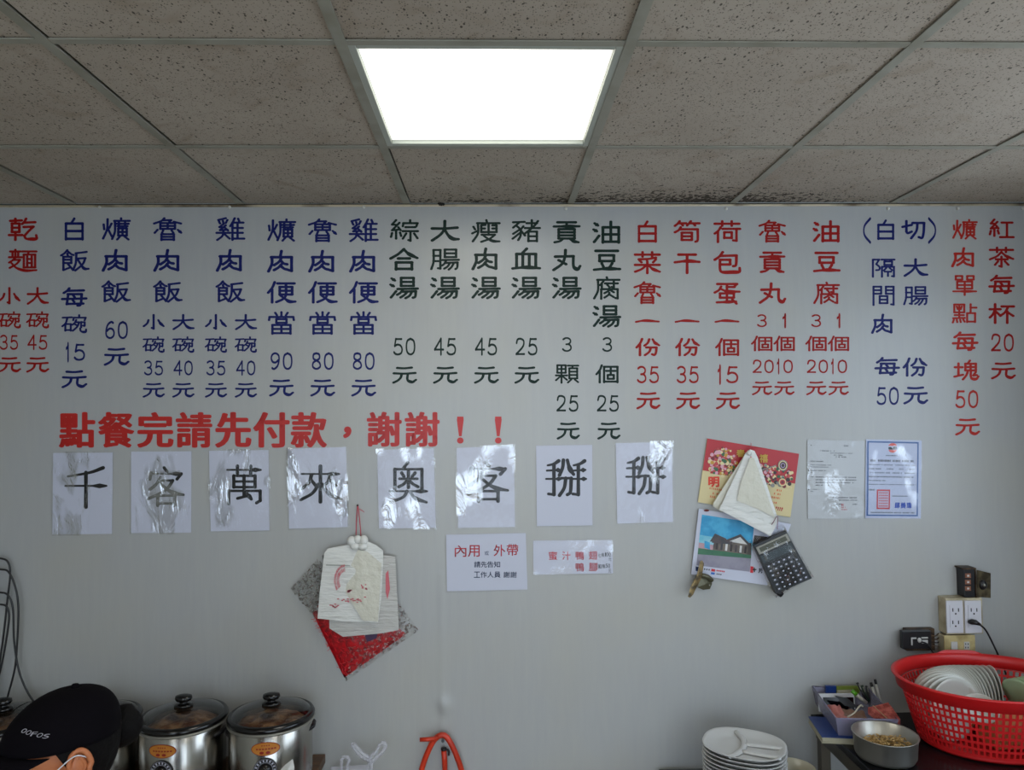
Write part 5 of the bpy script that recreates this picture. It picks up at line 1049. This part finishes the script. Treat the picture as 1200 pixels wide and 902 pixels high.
t = thing('small_white_bowl', 'small white bowl lying tilted among the plates in the red basket', 'bowl', (BC.x-.105, BC.y-.105, TZ+.13), (math.radians(35), math.radians(-20), 0))
b = MB(); b.lathe([(0, 0), (.02, 0), (.024, .004), (.042, .022), (.050, .040), (.0485, .040), (.04, .024), (.0, .006)], 32); b.build('dish', M_pl, t, smooth=True)
t = thing('orange_cloth', 'folded orange cloth lying in the middle of the red basket', 'cloth', (BC.x, BC.y-.06, TZ+.02))
b = MB(); cg = lambda u, v: (-.07+.14*u, -.06+.12*v, .11+.012*noise.noise(Vector((u*4, v*4, 1)))-.05*(2*u-1)**4-.05*(2*v-1)**4); b.grid(16, 16, cg); b.build('cloth', mat('orange_fabric', '#b5683c', .8), t, smooth=True, solid=.006)
b = MB(); b.box((-.055, -.045, 0), (.055, .045, .075)); b.build('folded_layers', bpy.data.materials['orange_fabric'], t, bevel=.01)

# ================================================================ the cook in the black cap
M_skin = mat('warm_skin', '#b0683c', .5, bump=(150, .0006), mottle=('#9c5631', 30, .4, .7)); M_cap = mat('black_cap_cloth', '#070509', .9, spec=.08, bump=(400, .0003)); M_hair = mat('black_hair', '#090707', .7, spec=.12, bump=(220, .002), bs=(1, .25, 1))
M_shirt = mat('dark_shirt', '#1d1d24', .8, spec=.2); M_trou = mat('dark_trousers', '#17171b', .8, spec=.2); M_mask = mat('white_mask', '#c9c9cd', .7)
TH = math.radians(45); f3 = Vector((-math.cos(TH), -math.sin(TH), 0)); l3 = Vector((math.sin(TH), -math.cos(TH), 0))
ear = at(88, 898, -1.30); HC = ear - l3*.072
HM = Matrix.Translation(HC) @ Matrix(((f3.x, l3.x, 0, 0), (f3.y, l3.y, 0, 0), (0, 0, 1, 0), (0, 0, 0, 1))) @ Matrix.Rotation(math.radians(-4), 4, 'Y') @ Matrix.Scale(.91, 4)
per = thing('person', 'person in a black cap looking down, dark hair tied back, at the lower left', 'person', (HC.x, HC.y, 0))
PI_ = per.matrix_world.copy(); off = Vector((HC.x, HC.y, 0))
def loc(v): return Vector(v) - off
def hp(x, y, z): return loc(HM @ Vector((x, y, z)))
def skin_mesh(name, V, E, R):
    me = bpy.data.meshes.new(name); me.from_pydata([tuple(v) for v in V], E, []); o = bpy.data.objects.new(name, me); C.objects.link(o)
    sk = o.modifiers.new('skin', 'SKIN'); sk.use_smooth_shade = True
    for i, r in enumerate(R): me.skin_vertices[0].data[i].radius = (r, r)
    me.skin_vertices[0].data[0].use_root = True
    o.modifiers.new('sub', 'SUBSURF').levels = 1
    bpy.context.view_layer.update(); ev = o.evaluated_get(bpy.context.evaluated_depsgraph_get()); m2 = bpy.data.meshes.new_from_object(ev)
    bpy.data.objects.remove(o); return [v.co.copy() for v in m2.vertices], [tuple(p.vertices) for p in m2.polygons]
def wp(fx, ly, z): return f3*fx + l3*ly + Vector((0, 0, z))     # body place: forward, left, height
zc = HC.z
V = [wp(-.02, 0, .80), wp(-.03, 0, .95), wp(-.03, 0, zc-.24), wp(-.035, 0, zc-.165), wp(-.02, 0, zc-.09), wp(-.005, 0, zc-.03)]; R = [.105, .095, .100, .06, .052, .05]; E = [(0,1),(1,2),(2,3),(3,4),(4,5)]
for sgn in (1, -1):
    b0_ = len(V); V += [wp(-.03, sgn*.15, zc-.215), wp(.0, sgn*.21, zc-.42), wp(.19, sgn*.17, zc-.52), wp(.235, sgn*.165, zc-.535)]; R += [.055, .042, .028, .030]; E += [(2, b0_), (b0_, b0_+1), (b0_+1, b0_+2), (b0_+2, b0_+3)]
    hnd = b0_+3
    for k, (dy, ln) in enumerate(((-.030, .060), (-.011, .070), (.010, .066), (.029, .052))):
        i = len(V); V += [wp(.265, sgn*.165+dy, zc-.54), wp(.265+ln*.6, sgn*.165+dy*1.1, zc-.55), wp(.265+ln, sgn*.165+dy*1.1, zc-.57)]; R += [.0125, .0115, .0105]; E += [(hnd, i), (i, i+1), (i+1, i+2)]
    i = len(V); V += [wp(.245, sgn*(.165-.035), zc-.55), wp(.275, sgn*(.165-.055), zc-.56), wp(.30, sgn*(.165-.058), zc-.57)]; R += [.0145, .013, .0115]; E += [(hnd, i), (i, i+1), (i+1, i+2)]
    i = len(V); V += [wp(-.02, sgn*.085, .74), wp(.0, sgn*.09, .42), wp(-.02, sgn*.09, .08), wp(-.02, sgn*.09, .03), wp(.10, sgn*.10, .025)]; R += [.082, .055, .038, .030, .025]; E += [(0, i), (i, i+1), (i+1, i+2), (i+2, i+3), (i+3, i+4)]
b = MB(); v_, f_ = skin_mesh('body', V, E, R); b.add(v_, f_)
HL = HM.copy(); HL.translation = HM.translation - off
def hs(c, r): b.sph((0, 0, 0), (1, 1, 1), 2, 2) if False else b.lathe([(math.sin(math.pi*i/20), -math.cos(math.pi*i/20)) for i in range(21)], 32, HL @ Matrix.Translation(c) @ Matrix.Diagonal((*r, 1)))
hs((0, 0, .025), (.096, .076, .100)); hs((.020, 0, -.045), (.066, .058, .068)); hs((.082, 0, .030), (.016, .050, .014)); hs((.094, 0, -.020), (.018, .012, .026)); hs((.072, 0, -.062), (.020, .026, .012)); hs((.066, 0, -.095), (.020, .024, .018))
for sgn in (1, -1): hs((.062, sgn*.038, -.025), (.024, .022, .022))
body = b.build('body', M_skin, per, smooth=True); q = body.modifiers.new('remesh', 'REMESH'); q.mode = 'VOXEL'; q.voxel_size = .005; q.use_smooth_shade = True; q = body.modifiers.new('soft', 'SMOOTH'); q.factor = .5; q.iterations = 4
bpy.context.view_layer.update(); _m = bpy.data.meshes.new_from_object(body.evaluated_get(bpy.context.evaluated_depsgraph_get())); body.modifiers.clear(); body.data = _m
_b = bmesh.new(); _b.from_mesh(_m); _seen = set(); _isl = []
for _v in _b.verts:                                       # keep the one outer skin, drop closed pockets inside it
    if _v in _seen: continue
    _st = [_v]; _seen.add(_v); _c = []
    while _st:
        _x = _st.pop(); _c.append(_x)
        for _e in _x.link_edges:
            _y = _e.other_vert(_x)
            if _y not in _seen: _seen.add(_y); _st.append(_y)
    _isl.append(_c)
_isl.sort(key=len); print('islands', [len(c) for c in _isl][-4:])
bmesh.ops.delete(_b, geom=[v for c in _isl[:-1] for v in c], context='VERTS'); _b.to_mesh(_m); _b.free()
for _p in _m.polygons: _p.use_smooth = True
for sgn in (1, -1):                                        # eyes, ears
    b = MB(); b.sph(hp(.083, sgn*.032, .002), (.011, .011, .009), 14, 10); ey = b.build('eye', mat('eye_white', '#c9c4bd', .2), per, smooth=True)
    b = MB(); b.sph(hp(.0925, sgn*.0325, .000), .0042, 10, 6); b.build('iris', M_black, ey, smooth=True)
    b = MB(); b.tube([hp(.084, sgn*.014, .022), hp(.090, sgn*.030, .027), hp(.078, sgn*.050, .022)], [.002, .003, .0015], 6); b.build('eyebrow', M_hair, per, smooth=True)
    b = MB(); fnE = lambda a, r, dy: hp(-.006+.0185*r*math.cos(a)*(1.0 if math.sin(a) > 0 else .8)-.004*math.sin(a)*-1, sgn*(.080+dy), .002+.032*r*math.sin(a))
    ring = [fnE(math.radians(d), 1, .010+.006*math.cos(math.radians(d+180))) for d in range(-100, 215, 15)]
    b.tube(spline(ring, 2), .0048, 8); b.tube(spline([fnE(math.radians(100), .6, .009), fnE(math.radians(170), .55, .010), fnE(math.radians(230), .55, .008)], 4), .0038, 8)
    b.lathe([(math.sin(math.pi*i/10), -math.cos(math.pi*i/10)) for i in range(11)], 20, HL @ Matrix.Translation((-.006, sgn*.086, .000)) @ Matrix.Diagonal((.016, .006, .028, 1)))
    b.lathe([(math.sin(math.pi*i/8), -math.cos(math.pi*i/8)) for i in range(9)], 14, HL @ Matrix.Translation((.002, sgn*.088, -.026)) @ Matrix.Diagonal((.008, .005, .010, 1)))
    e_ = b.build('ear', M_skin, per, smooth=True)
    b = MB(); b.tube(spline([hp(-.020, sgn*.092, .016), hp(.006, sgn*.094, .026), hp(.03, sgn*.082, .004), hp(.062, sgn*.062, -.035)], 6), .0011, 6); b.build('mask_strap', M_mask, per, smooth=True)
b = MB(); b.grid(16, 12, lambda u, v: (lambda a, z: hp(.030+.085*math.cos(a)*(1-.25*abs(v-.4)), .074*math.sin(a), z))(-1.15+2.3*u, -.015-.075*v)); b.build('mask', M_mask, per, smooth=True, solid=.0015)
# hair below the cap
b = MB()
def hair(u, v):
    A0 = 56+26*v; a = math.radians(A0 + (360-2*A0)*u); lo = -.030 - .035*max(0, -math.cos(a)); top = .065
    if abs(math.degrees(a)-180) > 88: lo = .0 + .0
    z = top + (lo-top)*v; k = math.sqrt(max(.2, 1-((z-.025)/.125)**2)); n_ = .003*noise.noise(Vector((a*9, z*20, 2))); return hp((.1035+n_)*k*math.cos(a), (.0835+n_)*k*math.sin(a), z)
b.grid(60, 14, hair); b.build('hair', M_hair, per, smooth=True, solid=.006)
b = MB(); b.sph(hp(-.118, -.012, .026), (.036, .032, .040), 20, 14); b.v = [tuple(Vector(v)+Vector((.004, .004, .004))*noise.noise(Vector(v)*60)) for v in b.v]; b.build('hair_bun', M_hair, per, smooth=True)
# cap
CP = Matrix.Translation((.004, 0, .036))
b = MB(); NS = 48; rings = 14
for j in range(rings+1):
    t_ = j/rings; ph = t_*math.pi/2
    for k in range(NS):
        a = 2*math.pi*k/NS; c_, s_ = math.cos(a), math.sin(a); e = math.cos(ph)**.82
        x = .106*c_*e - .016*math.sin(ph)**2; y = .0875*s_*e; z = .092*math.sin(ph)**1.08 - .012*c_*(1-t_)*.6
        seam = 1 + .010*math.cos(6*a)*e; b.v.append(tuple(HL @ CP @ Vector((x*seam, y*seam, z))))
for j in range(rings):
    for k in range(NS): b.f.append((j*NS+k, j*NS+(k+1) % NS, (j+1)*NS+(k+1) % NS, (j+1)*NS+k))
b.mi = [0]*len(b.f); cap = b.build('cap', M_cap, per, smooth=True, solid=.003, off=1)
b = MB()
def brim(u, v):
    a = math.radians(-66 + 132*u); r0x, r0y = .103, .0855; ex = .085*(math.cos(a*.98))**.55 if abs(a) < 1.5 else 0
    x = r0x*math.cos(a) + ex*v; y = r0y*math.sin(a)*(1-.05*v); z = -.002 - .004*math.cos(a) - .012*v - .010*(math.sin(a)**2)*v - .006*abs(math.sin(a)); return HL @ CP @ Vector((x, y, z))
b.grid(32, 10, brim); b.build('brim', M_cap, cap, smooth=True, solid=.004)
b = MB(); b.lathe([(0, .006), (.006, .005), (.0085, .001), (.0085, -.003)], 16, HL @ CP @ Matrix.Translation((-.016, 0, .0965))); b.build('button', M_cap, cap, smooth=True)
# lettering stitched on the left front panel
for k, ch in enumerate('OOFOS'):
    glyphs(ch); v, f, ar = GL[ch]; b = MB(); vs = []
    for x, y in v:
        xx = (k-2)*.0112 + x*.0098 + y*.0018; zz = y*.0078
        a = math.radians(46) + xx/.095; ph = .44 + zz/.098 - (k-2)*.026; e = math.cos(ph)**.82
        p = Vector((.1105*math.cos(a)*e - .016*math.sin(ph)**2, .0925*math.sin(a)*e, .092*math.sin(ph)**1.08 + .002)); vs.append(HL @ CP @ (p*1.012))
    b.add(vs, f); b.build('stitched_letter', mat('grey_thread', '#8b8890', .6), cap, solid=.0006)
# clothes
V = [wp(-.03, 0, .92), wp(-.02, 0, .80), wp(-.02, 0, .70), wp(-.03, 0, zc-.24), wp(-.035, 0, zc-.175)]; R = [.135, .138, .140, .150, .080]; E = [(0,1),(1,2),(0,3),(3,4)]
for sgn in (1, -1): i = len(V); V += [wp(-.03, sgn*.15, zc-.215), wp(-.01, sgn*.20, zc-.34)]; R += [.076, .066]; E += [(3, i), (i, i+1)]
b = MB(); b.add(*skin_mesh('shirt', V, E, R)); o_ = b.build('shirt', M_shirt, per, smooth=True); q = o_.modifiers.new('remesh', 'REMESH'); q.mode = 'VOXEL'; q.voxel_size = .010; q.use_smooth_shade = True; q = o_.modifiers.new('soft', 'SMOOTH'); q.factor = .6; q.iterations = 6
V = [wp(-.02, 0, .80)]; R = [.130]; E = []
for sgn in (1, -1): i = len(V); V += [wp(-.02, sgn*.085, .72), wp(.0, sgn*.09, .42), wp(-.02, sgn*.09, .09)]; R += [.098, .073, .060]; E += [(0, i), (i, i+1), (i+1, i+2)]
b = MB(); b.add(*skin_mesh('trousers', V, E, R)); o_ = b.build('trousers', M_trou, per, smooth=True); q = o_.modifiers.new('remesh', 'REMESH'); q.mode = 'VOXEL'; q.voxel_size = .010; q.use_smooth_shade = True; q = o_.modifiers.new('soft', 'SMOOTH'); q.factor = .6; q.iterations = 6
for sgn in (1, -1):
    b = MB(); c_ = wp(.03, sgn*.095, .032); b.lathe([(math.sin(math.pi*i/12), max(-.6, -math.cos(math.pi*i/12))) for i in range(13)], 24, Matrix.Translation(c_) @ Matrix.Rotation(math.atan2(f3.y, f3.x), 4, 'Z') @ Matrix.Diagonal((.125, .045, .052, 1))); b.build('shoe', M_bk, per, smooth=True)
